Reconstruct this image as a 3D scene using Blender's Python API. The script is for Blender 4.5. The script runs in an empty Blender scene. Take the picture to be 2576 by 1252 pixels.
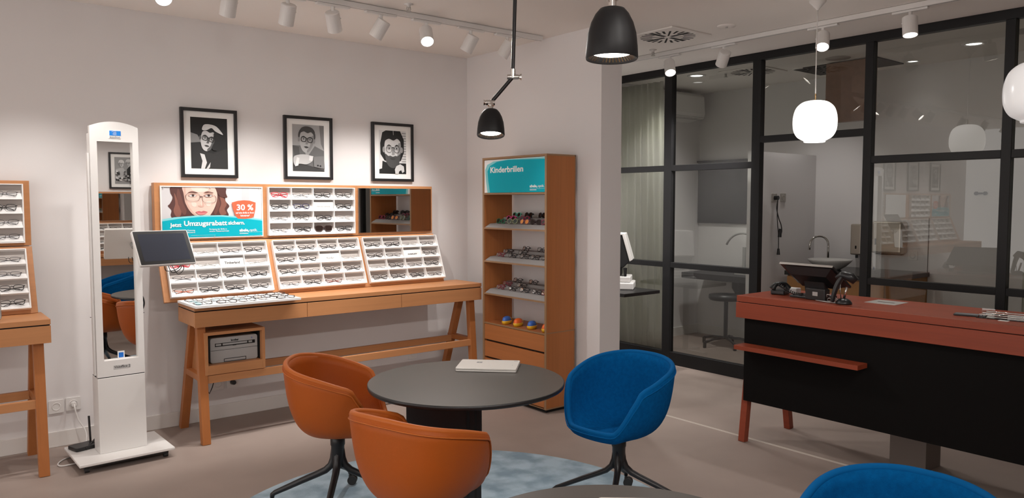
import bpy, math, random
from mathutils import Vector, Matrix, Euler
S = bpy.context.scene
C = S.collection
R = math.radians
random.seed(7)

# ------------------------------------------------------------ camera, world, exposure
cam_d = bpy.data.cameras.new('camera'); cam = bpy.data.objects.new('camera', cam_d); C.objects.link(cam)
cam.location = (0, 0, 1.55)
cam.rotation_euler = (R(90 - 3.57), 0, R(51.04 - 90))
cam_d.sensor_width = 36.0; cam_d.sensor_fit = 'HORIZONTAL'
cam_d.lens = 36.0 * 1915.0 / 2576.0
cam_d.clip_start = 0.02; cam_d.clip_end = 60
S.camera = cam
S.view_settings.view_transform = 'Standard'; S.view_settings.look = 'None'
S.view_settings.gamma = 1.0; S.view_settings.exposure = 0.0
S.view_settings.use_curve_mapping = False
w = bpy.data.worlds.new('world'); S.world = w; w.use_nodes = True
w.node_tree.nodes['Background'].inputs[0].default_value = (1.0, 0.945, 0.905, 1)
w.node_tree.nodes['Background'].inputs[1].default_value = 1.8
CEIL = 2.80
WARM = (1.0, 0.955, 0.915); COOL = (1.0, 0.97, 0.93)

# ------------------------------------------------------------ materials
MATS = {}
def mat(name, col, rough=0.6, metal=0.0, emit=None, estr=0.0, spec=0.5, noise=None, bump=0.0, grain=None,
        sheen=0.0, coat=0.0, trans=0.0):
    if name in MATS: return MATS[name]
    m = bpy.data.materials.new(name); m.use_nodes = True; nt = m.node_tree; N = nt.nodes; L = nt.links
    b = N['Principled BSDF']
    b.inputs['Base Color'].default_value = (*col, 1); b.inputs['Roughness'].default_value = rough
    b.inputs['Metallic'].default_value = metal; b.inputs['Specular IOR Level'].default_value = spec
    if sheen: b.inputs['Sheen Weight'].default_value = sheen
    if coat: b.inputs['Coat Weight'].default_value = coat
    if trans: b.inputs['Transmission Weight'].default_value = trans
    if emit is not None:
        b.inputs['Emission Color'].default_value = (*emit, 1); b.inputs['Emission Strength'].default_value = estr
    tc = N.new('ShaderNodeTexCoord')
    if grain is not None:      # (stretch xyz, dark factor)
        st, dk = grain
        mp = N.new('ShaderNodeMapping'); mp.inputs['Scale'].default_value = st
        nz = N.new('ShaderNodeTexNoise'); nz.inputs['Scale'].default_value = 1.0; nz.inputs['Detail'].default_value = 6
        nz.inputs['Roughness'].default_value = 0.65; nz.inputs['Distortion'].default_value = 0.4
        cr = N.new('ShaderNodeValToRGB'); cr.color_ramp.elements[0].position = 0.3; cr.color_ramp.elements[1].position = 0.72
        cr.color_ramp.elements[0].color = (*[c * dk for c in col], 1); cr.color_ramp.elements[1].color = (*col, 1)
        L.new(tc.outputs['Object'], mp.inputs[0]); L.new(mp.outputs[0], nz.inputs['Vector'])
        L.new(nz.outputs['Fac'], cr.inputs[0]); L.new(cr.outputs[0], b.inputs['Base Color'])
    elif noise is not None:    # (scale, second colour, contrast lo, hi)
        sc, c2, lo, hi = noise
        nz = N.new('ShaderNodeTexNoise'); nz.inputs['Scale'].default_value = sc; nz.inputs['Detail'].default_value = 5
        cr = N.new('ShaderNodeValToRGB'); cr.color_ramp.elements[0].position = lo; cr.color_ramp.elements[1].position = hi
        cr.color_ramp.elements[0].color = (*c2, 1); cr.color_ramp.elements[1].color = (*col, 1)
        L.new(tc.outputs['Object'], nz.inputs['Vector']); L.new(nz.outputs['Fac'], cr.inputs[0]); L.new(cr.outputs[0], b.inputs['Base Color'])
    if bump:
        nb = N.new('ShaderNodeTexNoise'); nb.inputs['Scale'].default_value = 260; nb.inputs['Detail'].default_value = 2
        bp = N.new('ShaderNodeBump'); bp.inputs['Strength'].default_value = bump; bp.inputs['Distance'].default_value = 0.002
        L.new(tc.outputs['Object'], nb.inputs['Vector']); L.new(nb.outputs['Fac'], bp.inputs['Height']); L.new(bp.outputs[0], b.inputs['Normal'])
    MATS[name] = m; return m

def glass(name, col, amount, rough=0.0, ior=1.5):
    m = bpy.data.materials.new(name); m.use_nodes = True; nt = m.node_tree; N = nt.nodes; L = nt.links
    N.clear(); o = N.new('ShaderNodeOutputMaterial'); t = N.new('ShaderNodeBsdfTransparent'); t.inputs[0].default_value = (*col, 1)
    g = N.new('ShaderNodeBsdfGlossy'); g.inputs['Roughness'].default_value = rough; g.inputs[0].default_value = (1, 1, 1, 1)
    f = N.new('ShaderNodeFresnel'); f.inputs['IOR'].default_value = ior
    mu = N.new('ShaderNodeMath'); mu.operation = 'MULTIPLY'; mu.inputs[1].default_value = amount; mu.use_clamp = True
    mx = N.new('ShaderNodeMixShader')
    L.new(f.outputs[0], mu.inputs[0]); L.new(mu.outputs[0], mx.inputs[0]); L.new(t.outputs[0], mx.inputs[1]); L.new(g.outputs[0], mx.inputs[2])
    L.new(mx.outputs[0], o.inputs[0]); MATS[name] = m; return m

M_wall = mat('wall_paint', (0.76, 0.735, 0.73), 0.85, bump=0.08, spec=0.2)
M_ceil = mat('ceiling_paint', (0.86, 0.82, 0.78), 0.9, spec=0.15)
M_base = mat('baseboard_paint', (0.74, 0.71, 0.68), 0.6)
M_floor = mat('floor_lino', (0.37, 0.298, 0.262), 0.55, noise=(2.2, (0.32, 0.256, 0.224), 0.3, 0.7), spec=0.35)
M_rug = mat('rug_pile', (0.46, 0.59, 0.68), 0.95, noise=(6.0, (0.26, 0.36, 0.44), 0.36, 0.58), bump=0.9, spec=0.05)
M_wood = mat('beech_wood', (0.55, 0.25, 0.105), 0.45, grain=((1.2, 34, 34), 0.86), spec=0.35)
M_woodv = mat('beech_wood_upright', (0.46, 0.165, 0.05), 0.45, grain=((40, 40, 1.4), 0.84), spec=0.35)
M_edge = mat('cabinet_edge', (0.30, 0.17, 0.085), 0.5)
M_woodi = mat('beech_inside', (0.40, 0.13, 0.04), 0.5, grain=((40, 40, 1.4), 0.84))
M_red = mat('reddish_wood', (0.33, 0.062, 0.026), 0.42, grain=((30, 1.0, 30), 0.76), spec=0.4)
M_black = mat('black_metal', (0.012, 0.011, 0.012), 0.38, spec=0.5)
M_frame = mat('partition_steel', (0.010, 0.010, 0.011), 0.45, spec=0.35)
M_panel = mat('black_panel', (0.006, 0.0052, 0.005), 0.8, spec=0.12)
M_tabletop = mat('dark_laminate', (0.070, 0.060, 0.051), 0.38, spec=0.5, noise=(90, (0.068, 0.06, 0.053), 0.4, 0.6))
M_orange = mat('cognac_leather', (0.42, 0.088, 0.009), 0.5, spec=0.25, noise=(9, (0.40, 0.088, 0.010), 0.35, 0.7), bump=0.25)
M_orange2 = mat('cognac_piping', (0.48, 0.12, 0.018), 0.5, spec=0.3)
M_blue = mat('blue_wool', (0.001, 0.098, 0.30), 0.9, spec=0.05, noise=(60, (0.001, 0.078, 0.245), 0.35, 0.65), bump=0.5)
M_blue2 = mat('blue_piping', (0.001, 0.10, 0.30), 0.85, spec=0.1)
M_white = mat('white_lacquer', (0.78, 0.76, 0.74), 0.35)
M_tray = mat('white_tray', (0.90, 0.89, 0.88), 0.5)
M_traybk = mat('tray_shade_and_grille_grey', (0.44, 0.40, 0.375), 0.7)  # grey carries the shade under tray rows; also colours speaker grilles
M_wplast = mat('white_plastic', (0.72, 0.70, 0.68), 0.4)
M_gplast = mat('grey_plastic', (0.42, 0.41, 0.40), 0.45)
M_bplast = mat('black_plastic', (0.015, 0.015, 0.016), 0.35)
M_rubber = mat('black_rubber', (0.02, 0.02, 0.02), 0.6)
M_chrome = mat('chrome', (0.75, 0.73, 0.70), 0.12, metal=1.0)
M_steel = mat('brushed_steel', (0.55, 0.54, 0.52), 0.32, metal=1.0)
M_brass = mat('brass', (0.70, 0.48, 0.25), 0.25, metal=1.0)
M_mirror = mat('mirror_silver', (0.80, 0.79, 0.77), 0.01, metal=1.0)
M_dmirror = mat('mirror_silver_dim', (0.62, 0.61, 0.60), 0.01, metal=1.0)
M_screen = mat('screen_glass', (0.045, 0.052, 0.072), 0.12, spec=0.5)
M_teal = mat('teal_print', (0.003, 0.40, 0.50), 0.6, spec=.15)
M_teal2 = mat('pale_teal_print', (0.22, 0.62, 0.66), 0.5)
M_badge = mat('coral_print', (0.78, 0.13, 0.06), 0.5)
M_paper = mat('white_paper', (0.85, 0.84, 0.82), 0.7, spec=.2)
M_ink = mat('black_ink', (0.015, 0.015, 0.015), 0.6)
M_greytext = mat('grey_ink', (0.25, 0.25, 0.25), 0.6)
M_wtext = mat('white_ink', (0.88, 0.88, 0.88), 0.6)
M_stone = mat('black_worktop', (0.02, 0.018, 0.016), 0.2)
M_ceramic = mat('ceramic', (0.6, 0.58, 0.55), 0.2)
M_orangew = mat('amber_cabinet', (0.40, 0.19, 0.06), 0.5, grain=((20, 20, 1.5), 0.85))
M_curtain = mat('curtain_cloth', (0.88, 0.88, 0.82), 0.9, spec=0.1)
_n = M_curtain.node_tree; _t = _n.nodes.new('ShaderNodeBsdfTranslucent'); _t.inputs[0].default_value = (0.88, 0.88, 0.82, 1); _x = _n.nodes.new('ShaderNodeMixShader'); _x.inputs[0].default_value = 0.58
_n.links.new(_n.nodes['Principled BSDF'].outputs[0], _x.inputs[1]); _n.links.new(_t.outputs[0], _x.inputs[2]); _n.links.new(_x.outputs[0], _n.nodes['Material Output'].inputs[0])
M_dgrey = mat('dark_grey_laminate', (0.022, 0.021, 0.025), 0.6)
M_pane = glass('window_glass', (0.79, 0.81, 0.78), 1.9)
M_lens = glass('clear_lens', (0.97, 0.97, 0.97), .35)
M_acrylic = glass('clear_acrylic', (0.9, 0.92, 0.9), 1.6)
M_glow = mat('lamp_face', (1, 1, 1), 0.5, emit=(1.0, 0.93, 0.84), estr=14)
M_glow2 = mat('downlight_face', (1, 1, 1), 0.5, emit=(1.0, 0.97, 0.93), estr=4)
M_globe = mat('opal_glass_lit', (0.9, 0.9, 0.88), 0.25, emit=(1.0, 0.95, 0.88), estr=2.2)
M_globe2 = mat('opal_glass_dim', (0.8, 0.8, 0.8), 0.2, emit=(1.0, 0.97, 0.95), estr=0.28)
M_slot = mat('dark_gap', (0.006, 0.005, 0.005), 0.8)

# ------------------------------------------------------------ mesh builder
class MB:
    def __init__(s): s.v = []; s.f = []; s.m = []; s.sm = []
    def add(s, vs, fs, mi=0, sm=False):
        o = len(s.v); s.v += [tuple(v) for v in vs]
        for f in fs: s.f.append(tuple(i + o for i in f)); s.m.append(mi); s.sm.append(sm)
        return s
    def box(s, x0, x1, y0, y1, z0, z1, mi=0):
        return s.add([(x0,y0,z0),(x1,y0,z0),(x1,y1,z0),(x0,y1,z0),(x0,y0,z1),(x1,y0,z1),(x1,y1,z1),(x0,y1,z1)],
                     [(0,3,2,1),(4,5,6,7),(0,1,5,4),(1,2,6,5),(2,3,7,6),(3,0,4,7)], mi)
    def beam(s, p0, p1, wx, wy, mi=0, up=(1,0,0)):
        """straight rectangular bar from p0 to p1; cross-section wx along up, wy across"""
        p0 = Vector(p0); p1 = Vector(p1); d = (p1-p0).normalized(); u = Vector(up); u = (u - d*u.dot(d)).normalized(); q = d.cross(u)
        vs = []
        for p in (p0, p1):
            for a, b in ((-1,-1),(1,-1),(1,1),(-1,1)): vs.append(p + u*(a*wx/2) + q*(b*wy/2))
        return s.add(vs, [(0,3,2,1),(4,5,6,7),(0,1,5,4),(1,2,6,5),(2,3,7,6),(3,0,4,7)], mi)
    def tube(s, pts, r, n=8, mi=0, closed=False, caps=True, sq=None, sm=True):
        pts = [Vector(p) for p in pts]; k = len(pts); vs = []; prev = None
        for i, p in enumerate(pts):
            if closed: t = (pts[(i+1) % k] - pts[i-1]).normalized()
            else: t = (pts[min(i+1,k-1)] - pts[max(i-1,0)]).normalized()
            if prev is None:
                a = Vector((0,0,1)) if abs(t.z) < 0.9 else Vector((1,0,0)); u = (a - t*a.dot(t)).normalized()
            else: u = (prev - t*prev.dot(t)).normalized()
            prev = u; q = t.cross(u); rr = r[i] if isinstance(r, (list, tuple)) else r
            for j in range(n):
                an = 2*math.pi*(j+0.5)/n; e = sq or 1.0
                vs.append(p + u*(math.cos(an)*rr) + q*(math.sin(an)*rr*e))
        fs = []
        for i in range(k if closed else k-1):
            a = i*n; b = ((i+1) % k)*n
            for j in range(n): fs.append((a+j, a+(j+1) % n, b+(j+1) % n, b+j))
        if caps and not closed: fs.append(tuple(range(n-1,-1,-1))); fs.append(tuple((k-1)*n+j for j in range(n)))
        return s.add(vs, fs, mi, sm)
    def cyl(s, p0, p1, r0, r1=None, n=20, mi=0, sm=True):
        r1 = r0 if r1 is None else r1; p0 = Vector(p0); p1 = Vector(p1); d = (p1-p0).normalized()
        a = Vector((0,0,1)) if abs(d.z) < 0.9 else Vector((1,0,0)); u = (a - d*a.dot(d)).normalized(); q = d.cross(u)
        c = [(math.cos(2*math.pi*j/n), math.sin(2*math.pi*j/n)) for j in range(n)]
        vs = [p0 + u*(x*r0) + q*(y*r0) for x, y in c] + [p1 + u*(x*r1) + q*(y*r1) for x, y in c]
        s.add(vs, [(j, (j+1) % n, n+(j+1) % n, n+j) for j in range(n)], mi, sm)
        o = [p0 + u*(x*r0) + q*(y*r0) for x, y in c]; s.add(o, [tuple(range(n-1,-1,-1))], mi)
        o = [p1 + u*(x*r1) + q*(y*r1) for x, y in c]; s.add(o, [tuple(range(n))], mi)
        return s
    def lathe(s, prof, c=(0,0,0), n=32, mi=0, sm=True, sx=1, sy=1, capb=False, capt=False):
        vs = []; k = len(prof)
        for r, z in prof:
            for j in range(n):
                a = 2*math.pi*j/n; vs.append((c[0]+r*sx*math.cos(a), c[1]+r*sy*math.sin(a), c[2]+z))
        fs = [(i*n+j, i*n+(j+1) % n, (i+1)*n+(j+1) % n, (i+1)*n+j) for i in range(k-1) for j in range(n)]
        if capb: fs.append(tuple(range(n-1,-1,-1)))
        if capt: fs.append(tuple((k-1)*n+j for j in range(n)))
        return s.add(vs, fs, mi, sm)
    def poly(s, pts, z=0.0, mi=0):
        return s.add([(p[0], p[1], z) for p in pts], [tuple(range(len(pts)))], mi)
    def prism(s, pts, z0, z1, mi=0):
        n = len(pts)
        a = sum(pts[i][0]*pts[(i+1) % n][1]-pts[(i+1) % n][0]*pts[i][1] for i in range(n))
        if a < 0: pts = pts[::-1]
        return s.add([(p[0],p[1],z0) for p in pts]+[(p[0],p[1],z1) for p in pts],
                     [tuple(range(n-1,-1,-1)), tuple(range(n,2*n))]+[(i,(i+1) % n,n+(i+1) % n,n+i) for i in range(n)], mi)
    def xf(s, M, start=0):
        for i in range(start, len(s.v)): s.v[i] = tuple(M @ Vector(s.v[i]))
        return s
    def mesh(s, name, mats):
        me = bpy.data.meshes.new(name); me.from_pydata(s.v, [], s.f)
        for m in (mats if isinstance(mats, (list, tuple)) else [mats]): me.materials.append(m)
        for p, mi, sm in zip(me.polygons, s.m, s.sm): p.material_index = mi; p.use_smooth = sm
        me.update(); return me
    def build(s, name, mats, parent=None, loc=(0,0,0), rot=(0,0,0), bevel=0.0, seg=2):
        return link(name, s.mesh(name, mats), parent, loc, rot, bevel, seg)

def link(name, me, parent=None, loc=(0,0,0), rot=(0,0,0), bevel=0.0, seg=2):
    o = bpy.data.objects.new(name, me); C.objects.link(o); o.location = loc; o.rotation_euler = rot
    if parent is not None: o.parent = parent
    if bevel:
        b = o.modifiers.new('bevel', 'BEVEL'); b.width = bevel; b.segments = seg; b.limit_method = 'ANGLE'; b.angle_limit = R(40)
    return o
def tag(o, label, cat, group=None):
    o['label'] = label; o['category'] = cat
    if group: o['group'] = group
    return o
def thing(name, label, cat, loc=(0,0,0), rot=(0,0,0), group=None):
    o = bpy.data.objects.new(name, None); C.objects.link(o); o.location = loc; o.rotation_euler = rot; o.empty_display_size = 0.05
    return tag(o, label, cat, group)
def struct(o): o['kind'] = 'structure'; return o
def copy_tree(o, parent=None):
    c = o.copy(); C.objects.link(c); c.parent = parent
    for ch in list(o.children): copy_tree(ch, c)
    return c
def rrect(x0, x1, y0, y1, r, n=4):
    out = []
    for cx, cy, a0 in ((x1-r,y1-r,0),(x0+r,y1-r,90),(x0+r,y0+r,180),(x1-r,y0+r,270)):
        for k in range(n+1):
            a = R(a0+90*k/n); out.append((cx+r*math.cos(a), cy+r*math.sin(a)))
    return out
def ell(cx, cy, rx, ry, rot=0, n=20):
    c, s_ = math.cos(R(rot)), math.sin(R(rot)); out = []
    for k in range(n):
        a = 2*math.pi*k/n; x, y = rx*math.cos(a), ry*math.sin(a); out.append((cx+x*c-y*s_, cy+x*s_+y*c))
    return out
def smooth(pts, n=6):
    P = [Vector(p) for p in pts]; out = []
    for i in range(len(P)-1):
        a, b, c, d = P[max(i-1,0)], P[i], P[i+1], P[min(i+2,len(P)-1)]
        for k in range(n):
            u_ = k/n; out.append(.5*((2*b)+(c-a)*u_+(2*a-5*b+4*c-d)*u_*u_+(3*b-a-3*c+d)*u_**3))
    return out+[P[-1]]
def text(name, body, size, m, parent, loc, rot=(0,0,0), align='LEFT', bold=0.0, width=None, ext=0.0004, shear=0.0):
    cu = bpy.data.curves.new(name, 'FONT'); cu.body = body; cu.size = size; cu.align_x = align; cu.extrude = ext
    cu.offset = bold; cu.shear = shear; cu.resolution_u = 3
    o = bpy.data.objects.new(name, cu); C.objects.link(o); bpy.context.view_layer.update()
    me = bpy.data.meshes.new_from_object(o.evaluated_get(bpy.context.evaluated_depsgraph_get()))
    bpy.data.objects.remove(o); bpy.data.curves.remove(cu)
    if width and len(me.vertices):
        xs = [v.co.x for v in me.vertices]; k = width/(max(xs)-min(xs))
        for v in me.vertices: v.co.x *= k
    me.name = name; me.materials.clear(); me.materials.append(m)
    return link(name, me, parent, loc, rot)

def spot(loc, target, watts, angle=60, blend=0.6, col=WARM, rad=0.03, parent=None, name='spot_light'):
    d = bpy.data.lights.new(name, 'SPOT'); d.energy = watts; d.spot_size = R(angle); d.spot_blend = blend; d.color = col; d.shadow_soft_size = rad
    o = bpy.data.objects.new(name, d); C.objects.link(o)
    v = Vector(target)-Vector(loc); q = v.to_track_quat('-Z', 'Y'); Mx = Matrix.Translation(loc) @ q.to_matrix().to_4x4()
    if parent is not None:
        bpy.context.view_layer.update(); o.parent = parent; o.matrix_parent_inverse = parent.matrix_world.inverted()
    o.matrix_world = Mx
    return o
OFFX = 0.565
# ------------------------------------------------------------ the room
XW, YW, XP, YO = 3.94, 5.50, 5.72, -0.98      # back wall, left wall, glass partition, opposite wall
struct(MB().box(-3.4, 7.5, YO-.1, 5.75, -.1, 0).build('floor', M_floor))
struct(MB().box(-3.4, 7.5, YO-.1, 5.75, CEIL, CEIL+.1).build('ceiling', M_ceil))
struct(MB().box(-3.4, 4.15, YW, 5.7, 0, CEIL).build('wall_left', M_wall))
struct(MB().box(XW, 4.15, 3.86, YW, 0, CEIL).build('wall_back', M_wall))
struct(MB().box(4.15, 7.5, 5.6, 5.7, 0, CEIL).build('wall_rear_left', M_wall))
struct(MB().box(7.36, 7.5, YO, 5.6, 0, CEIL).build('wall_rear', M_wall))
struct(MB().box(6.24, 7.36, 4.14, 4.195, 0, 2.02).build('wall_half_height', M_wall))
struct(MB().box(-3.4, 7.5, YO-.1, YO, 0, CEIL).build('wall_opposite', M_wall))
struct(MB().box(-3.4, XW, YW-.014, YW, 0, .10).build('baseboard_left', M_base, bevel=.003))
struct(MB().box(XW-.014, XW, 3.86, YW-.014, 0, .10).box(XW-.014, 4.15, 3.846, 3.86, 0, .10).build('baseboard_back', M_base, bevel=.003))
struct(MB().box(4.15, 7.36, 5.586, 5.6, 0, .10).build('baseboard_rear_left', M_base))
struct(MB().box(7.346, 7.36, YO, 5.586, 0, .10).build('baseboard_rear', M_base))
struct(MB().box(-3.4, 5.6, YO, YO+.014, 0, .10).build('baseboard_opposite', M_base))
# brass expansion joint in the floor
struct(MB().box(4.283, 4.292, YO, 4.6, 0, .0015).box(4.297, 4.306, YO, 4.6, 0, .0015).build('trim_1', mat('joint_metal', (0.66, 0.60, 0.54), 0.4)))

# glass partition
fr = MB(); fd = .03
def bar(y0, y1, z0, z1, d=fd): fr.box(XP-d, XP+d, y0, y1, z0, z1)
bar(YO, 5.6, CEIL-.065, CEIL)
ys = [(4.652, 4.743), (3.711, 3.792), (2.767, 2.828), (1.843, 1.903), (.91, .97), (-.02, .04)]
for a, b in ys: bar(a, b, 0, CEIL-.065, .032)
segs = [(4.743, 5.6), (3.792, 4.652), (1.903, 2.767), (.97, 1.843), (.04, .91), (YO, -.02)]
for a, b in segs:
    bar(a, b, 0, .12); bar(a, b, .925, .975); bar(a, b, 1.835, 1.89)
bar(2.828, 3.711, 2.045, 2.10)
win = struct(fr.build('window_1', M_frame, bevel=.003))
for a, b in segs:
    for z0, z1 in ((.12, .925), (.975, 1.835), (1.89, CEIL-.065)):
        MB().add([(XP, a, z0), (XP, b, z0), (XP, b, z1), (XP, a, z1)], [(0, 3, 2, 1)]).build('glass_pane', M_pane, win)
MB().add([(XP, 2.828, 2.10), (XP, 3.711, 2.10), (XP, 3.711, CEIL-.065), (XP, 2.828, CEIL-.065)], [(0, 3, 2, 1)]).build('glass_pane', M_pane, win)

# ------------------------------------------------------------ ceiling track lights
def track(x0, x1, y0, y1, label):
    t = thing('track_rail', label, 'track rail', ((x0+x1)/2, (y0+y1)/2, CEIL-.001))
    w2 = .018; hx, hy = max((x1-x0)/2, w2), max((y1-y0)/2, w2)
    MB().box(-hx, hx, -hy, hy, -.034, -.001).build('rail', M_white, t, bevel=.002)
    if x1-x0 > y1-y0: MB().box(-hx, hx, -.005, .005, -.0345, -.0335).build('groove', M_gplast, t)
    else: MB().box(-.005, .005, -hy, hy, -.0345, -.0335).build('groove', M_gplast, t)
    return t
track(-2.4, 3.86, 4.42, 4.42, 'long white spotlight rail along the ceiling beside the picture wall')
track(5.05, 5.05, .2, 4.75, 'white spotlight rail along the ceiling beside the glass partition')
track(-.6, 3.4, .15, .15, 'white spotlight rail along the ceiling near the opposite wall')

def head(x, y, along, target, label, lit=True, watts=30, angle=75, group=None, blend=.7):
    """cylindrical spotlight hanging on a rail, aimed at target"""
    t = thing('track_spotlight', label, 'spotlight', (x, y, CEIL-.036), group=group)
    a, b = (.11, .017) if along == 'x' else (.017, .11)
    MB().box(-a, a, -b, b, -.014, 0).build('adapter', M_white, t, bevel=.003)
    d = Vector(target)-Vector((x, y, CEIL-.16)); d.normalize()
    piv = Vector((0, 0, -.07))
    MB().cyl((0, 0, -.014), (0, 0, -.05), .012).cyl((0, 0, -.035), piv, .006).build('stem', M_white, t)
    side = d.cross(Vector((0, 0, 1))).normalized()
    c0 = piv - d*.045 - Vector((0, 0, .018)); c1 = c0 + d*.122
    b_ = MB(); n = 28
    u = side; q = d.cross(u); r = .045
    prof = [(0, .0), (.040, .0), (.045, .004), (.045, .122), (.041, .122), (.041, .109), (0, .109)]
    vs = []
    for rr, h in prof:
        for j in range(n):
            an = 2*math.pi*j/n; vs.append(c0 + d*h + u*(math.cos(an)*rr) + q*(math.sin(an)*rr))
    fs = [(i*n+j, i*n+(j+1) % n, (i+1)*n+(j+1) % n, (i+1)*n+j) for i in range(len(prof)-1) for j in range(n)]
    b_.add(vs, fs, 0, False); b_.build('housing', M_white, t)
    yk = MB(); yk.tube([piv, piv+side*.03-Vector((0,0,.004)), c0+d*.045+side*.048], .006, 6); yk.build('bracket', M_white, t)
    if lit:
        g = MB(); g.cyl(c0+d*.110, c0+d*.113, .040, n=24); g.build('lamp', M_glow, t)
        P = Vector((x, y, CEIL-.036)) + c0 + d*.119
        spot(P, Vector(P)+d*3, watts, angle, blend, parent=t)
    return t
WT = [(.75, .60, 1.25), (1.155, 1.0, 1.3), (1.515, 1.5, 1.3), (1.86, 1.9, 1.3), (2.15, 2.95, 1.3), (2.485, 1.85, 1.5), (3.20, 2.75, 1.3), (3.53, 2.85, 1.2)]
names = ['at the near end of the picture wall rail', 'shining brightly, cut by the top edge of the photo', 'cut by the top edge of the photo, next to the glaring lamp', 'with its bracket showing, third from the left',
         'tilted to the right above the middle portrait', 'tilted left with a thin bright rim above the right portrait', 'dim, aimed down left near the room corner', 'last on the picture wall rail, beside the black lamp rod']
for k_, x in enumerate((-1.9, -1.1, -.3)): head(x, 4.42, 'x', (x-.1, 5.36, .95), 'white cylinder spotlight beyond the left edge of the photo, %s from the left' % ['first', 'second', 'third'][k_], watts=54, angle=72)
for (x, tx, tz), nm in zip(WT, names):
    if nm.startswith('shining'): head(x, 4.42, 'x', (1.0, 2.6, .9), 'white cylinder spotlight '+nm, watts=22)
    else: head(x, 4.42, 'x', (tx, 5.36, .95), 'white cylinder spotlight '+nm, watts=54, angle=72)
head(2.83, 4.42, 'x', (2.15, 2.9, .6), 'white cylinder spotlight showing its full round glowing face', watts=75, angle=135, blend=.5)
T2 = [(4.17, (4.1, 3.0, .3), 'with glowing face at the far end of the partition rail', 16, 90), (3.635, (5.95, 5.0, 1.0), 'seen from behind, second from the far end of the partition rail', 200, 70),
      (2.82, (3.6, 2.1, .3), 'with glowing face behind the lit globe pendant', 18, 90), (2.234, (4.75, 2.0, .9), 'pointing straight down, nearest on the partition rail', 18, 90)]
for y, tg, nm, wt, an in T2: head(5.06, y, 'y', tg, 'white cylinder spotlight '+nm, watts=wt, angle=an)
ON = ['first', 'second', 'third', 'fourth', 'fifth']
for i, (x, tg) in enumerate([(-.2, (.3, -.98, 1.2)), (.7, (1.0, -.98, 1.3)), (1.5, (1.8, -.98, 1.3)), (2.2, (2.3, -.98, 1.3)), (3.0, (2.8, -.98, 1.3))]):
    head(x, .15, 'x', tg, 'white spotlight aimed at the opposite wall, %s along the rail behind the viewer' % ON[i], watts=26, group='spotlights behind the viewer')
for i, (x, tg) in enumerate([(-.9, (.2, 2.6, 0)), (.3, (1.2, 3.2, .0)), (1.15, (2.0, 3.0, .0)), (1.9, (3.0, 3.4, .3)), (2.65, (3.9, 2.6, .2))]):  # unseen heads added as fill for the floor and tables
    head(x, .15, 'x', tg, 'added white fill spotlight aimed at the tables, %s along the rail behind the viewer' % ON[i], watts=36, angle=105, blend=.9, group='added fill spotlights aimed at the tables')

# ------------------------------------------------------------ ceiling fittings
def vent(x, y, z, rot, label, s=.46, cat='air vent', plate=True):
    t = thing('ceiling_vent', label, cat, (x, y, z), (0, 0, R(rot)))
    MB().box(-s/2, s/2, -s/2, s/2, -.012, 0).build('plate', M_ceil, t, bevel=.004)
    sl = MB()
    for k in range(24):
        a = 2*math.pi*k/24; c, s_ = math.cos(a), math.sin(a); big = k % 6 == 0
        r0, r1, hw = (.03, .20, .015) if big else (.12 if k % 3 else .04, .205, .008 if k % 3 else .006)
        pts = [(r0, -hw), (r1, -hw*1.3), (r1, hw*1.3), (r0, hw)]
        sl.add([(p[0]*c-p[1]*s_, p[0]*s_+p[1]*c, -.0126) for p in pts], [(3, 2, 1, 0)])
    sl.build('slot', M_slot, t)
vent(4.585, 3.80, CEIL, 0, 'square white swirl air vent in the ceiling beside the large black lamp')
vent(6.45, 4.30, CEIL, 0, 'square swirl air vent in the ceiling behind the glass partition')
def sprinkler(x, y, label):
    t = thing('sprinkler_head', label, 'sprinkler', (x, y, CEIL))
    MB().lathe([(.001, 0), (.03, 0), (.03, -.004), (.012, -.007), (.012, -.02), (.001, -.02)]).build('escutcheon', M_white, t)
    m = MB()
    for s_ in (-1, 1): m.tube([(s_*.011, 0, -.018), (s_*.015, 0, -.032), (s_*.006, 0, -.048)], .0025, 6)
    m.cyl((0, 0, -.046), (0, 0, -.05), .017).cyl((0,0,-.018),(0,0,-.046),.004); m.build('deflector', M_steel, t)
sprinkler(2.582, 4.236, 'small metal sprinkler head above the picture wall rail')
sprinkler(4.916, 4.226, 'small metal sprinkler head below the swirl vent, near the partition')
sprinkler(6.3, 4.5, 'small sprinkler head behind the partition glass')
t = thing('smoke_detector', 'flat round white detector disc on the ceiling right of the swirl vent', 'detector', (4.662, 3.33, CEIL))
MB().lathe([(.001, -.008), (.03, -.008), (.062, -.006), (.066, 0)]).build('cover', M_ceil, t); MB().cyl((0, 0, -.008), (0, 0, -.013), .009).build('sensor', M_gplast, t)

def downlight(x, y, label, r=.06, watts=8, tilt=None):
    t = thing('downlight', label, 'downlight', (x, y, CEIL))
    MB().lathe([(r*1.25, 0), (r*1.2, -.01), (r, -.01), (r*.8, -.001)]).build('ring', M_white, t)
    MB().cyl((0, 0, -.0015), (0, 0, -.004), r*.78).build('lamp', M_glow2, t)
    spot((x, y, CEIL-.03), (x, y, 0), watts, 110, .8, COOL, .05, parent=t)
downlight(6.24, 4.80, 'bright recessed downlight above the dark wall panel', .075, 60)
downlight(6.70, 3.95, 'bright recessed downlight left of the globe pendant, behind glass', .06, 22)
downlight(6.70, 2.46, 'bright recessed downlight at the upper right, behind glass', .07, 2)
downlight(7.1, 3.1, 'small recessed downlight beside the brown ceiling box', .05, 1)
downlight(6.02, 1.15, 'added recessed downlight beyond the right edge, brightening the curtain', .06, 26)  # unseen lamp added to brighten the right curtain
downlight(4.85, 5.05, 'added recessed downlight hidden behind the wall corner, brightening the passage curtain', .06, 120)  # added out of sight to light the left curtain
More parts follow.
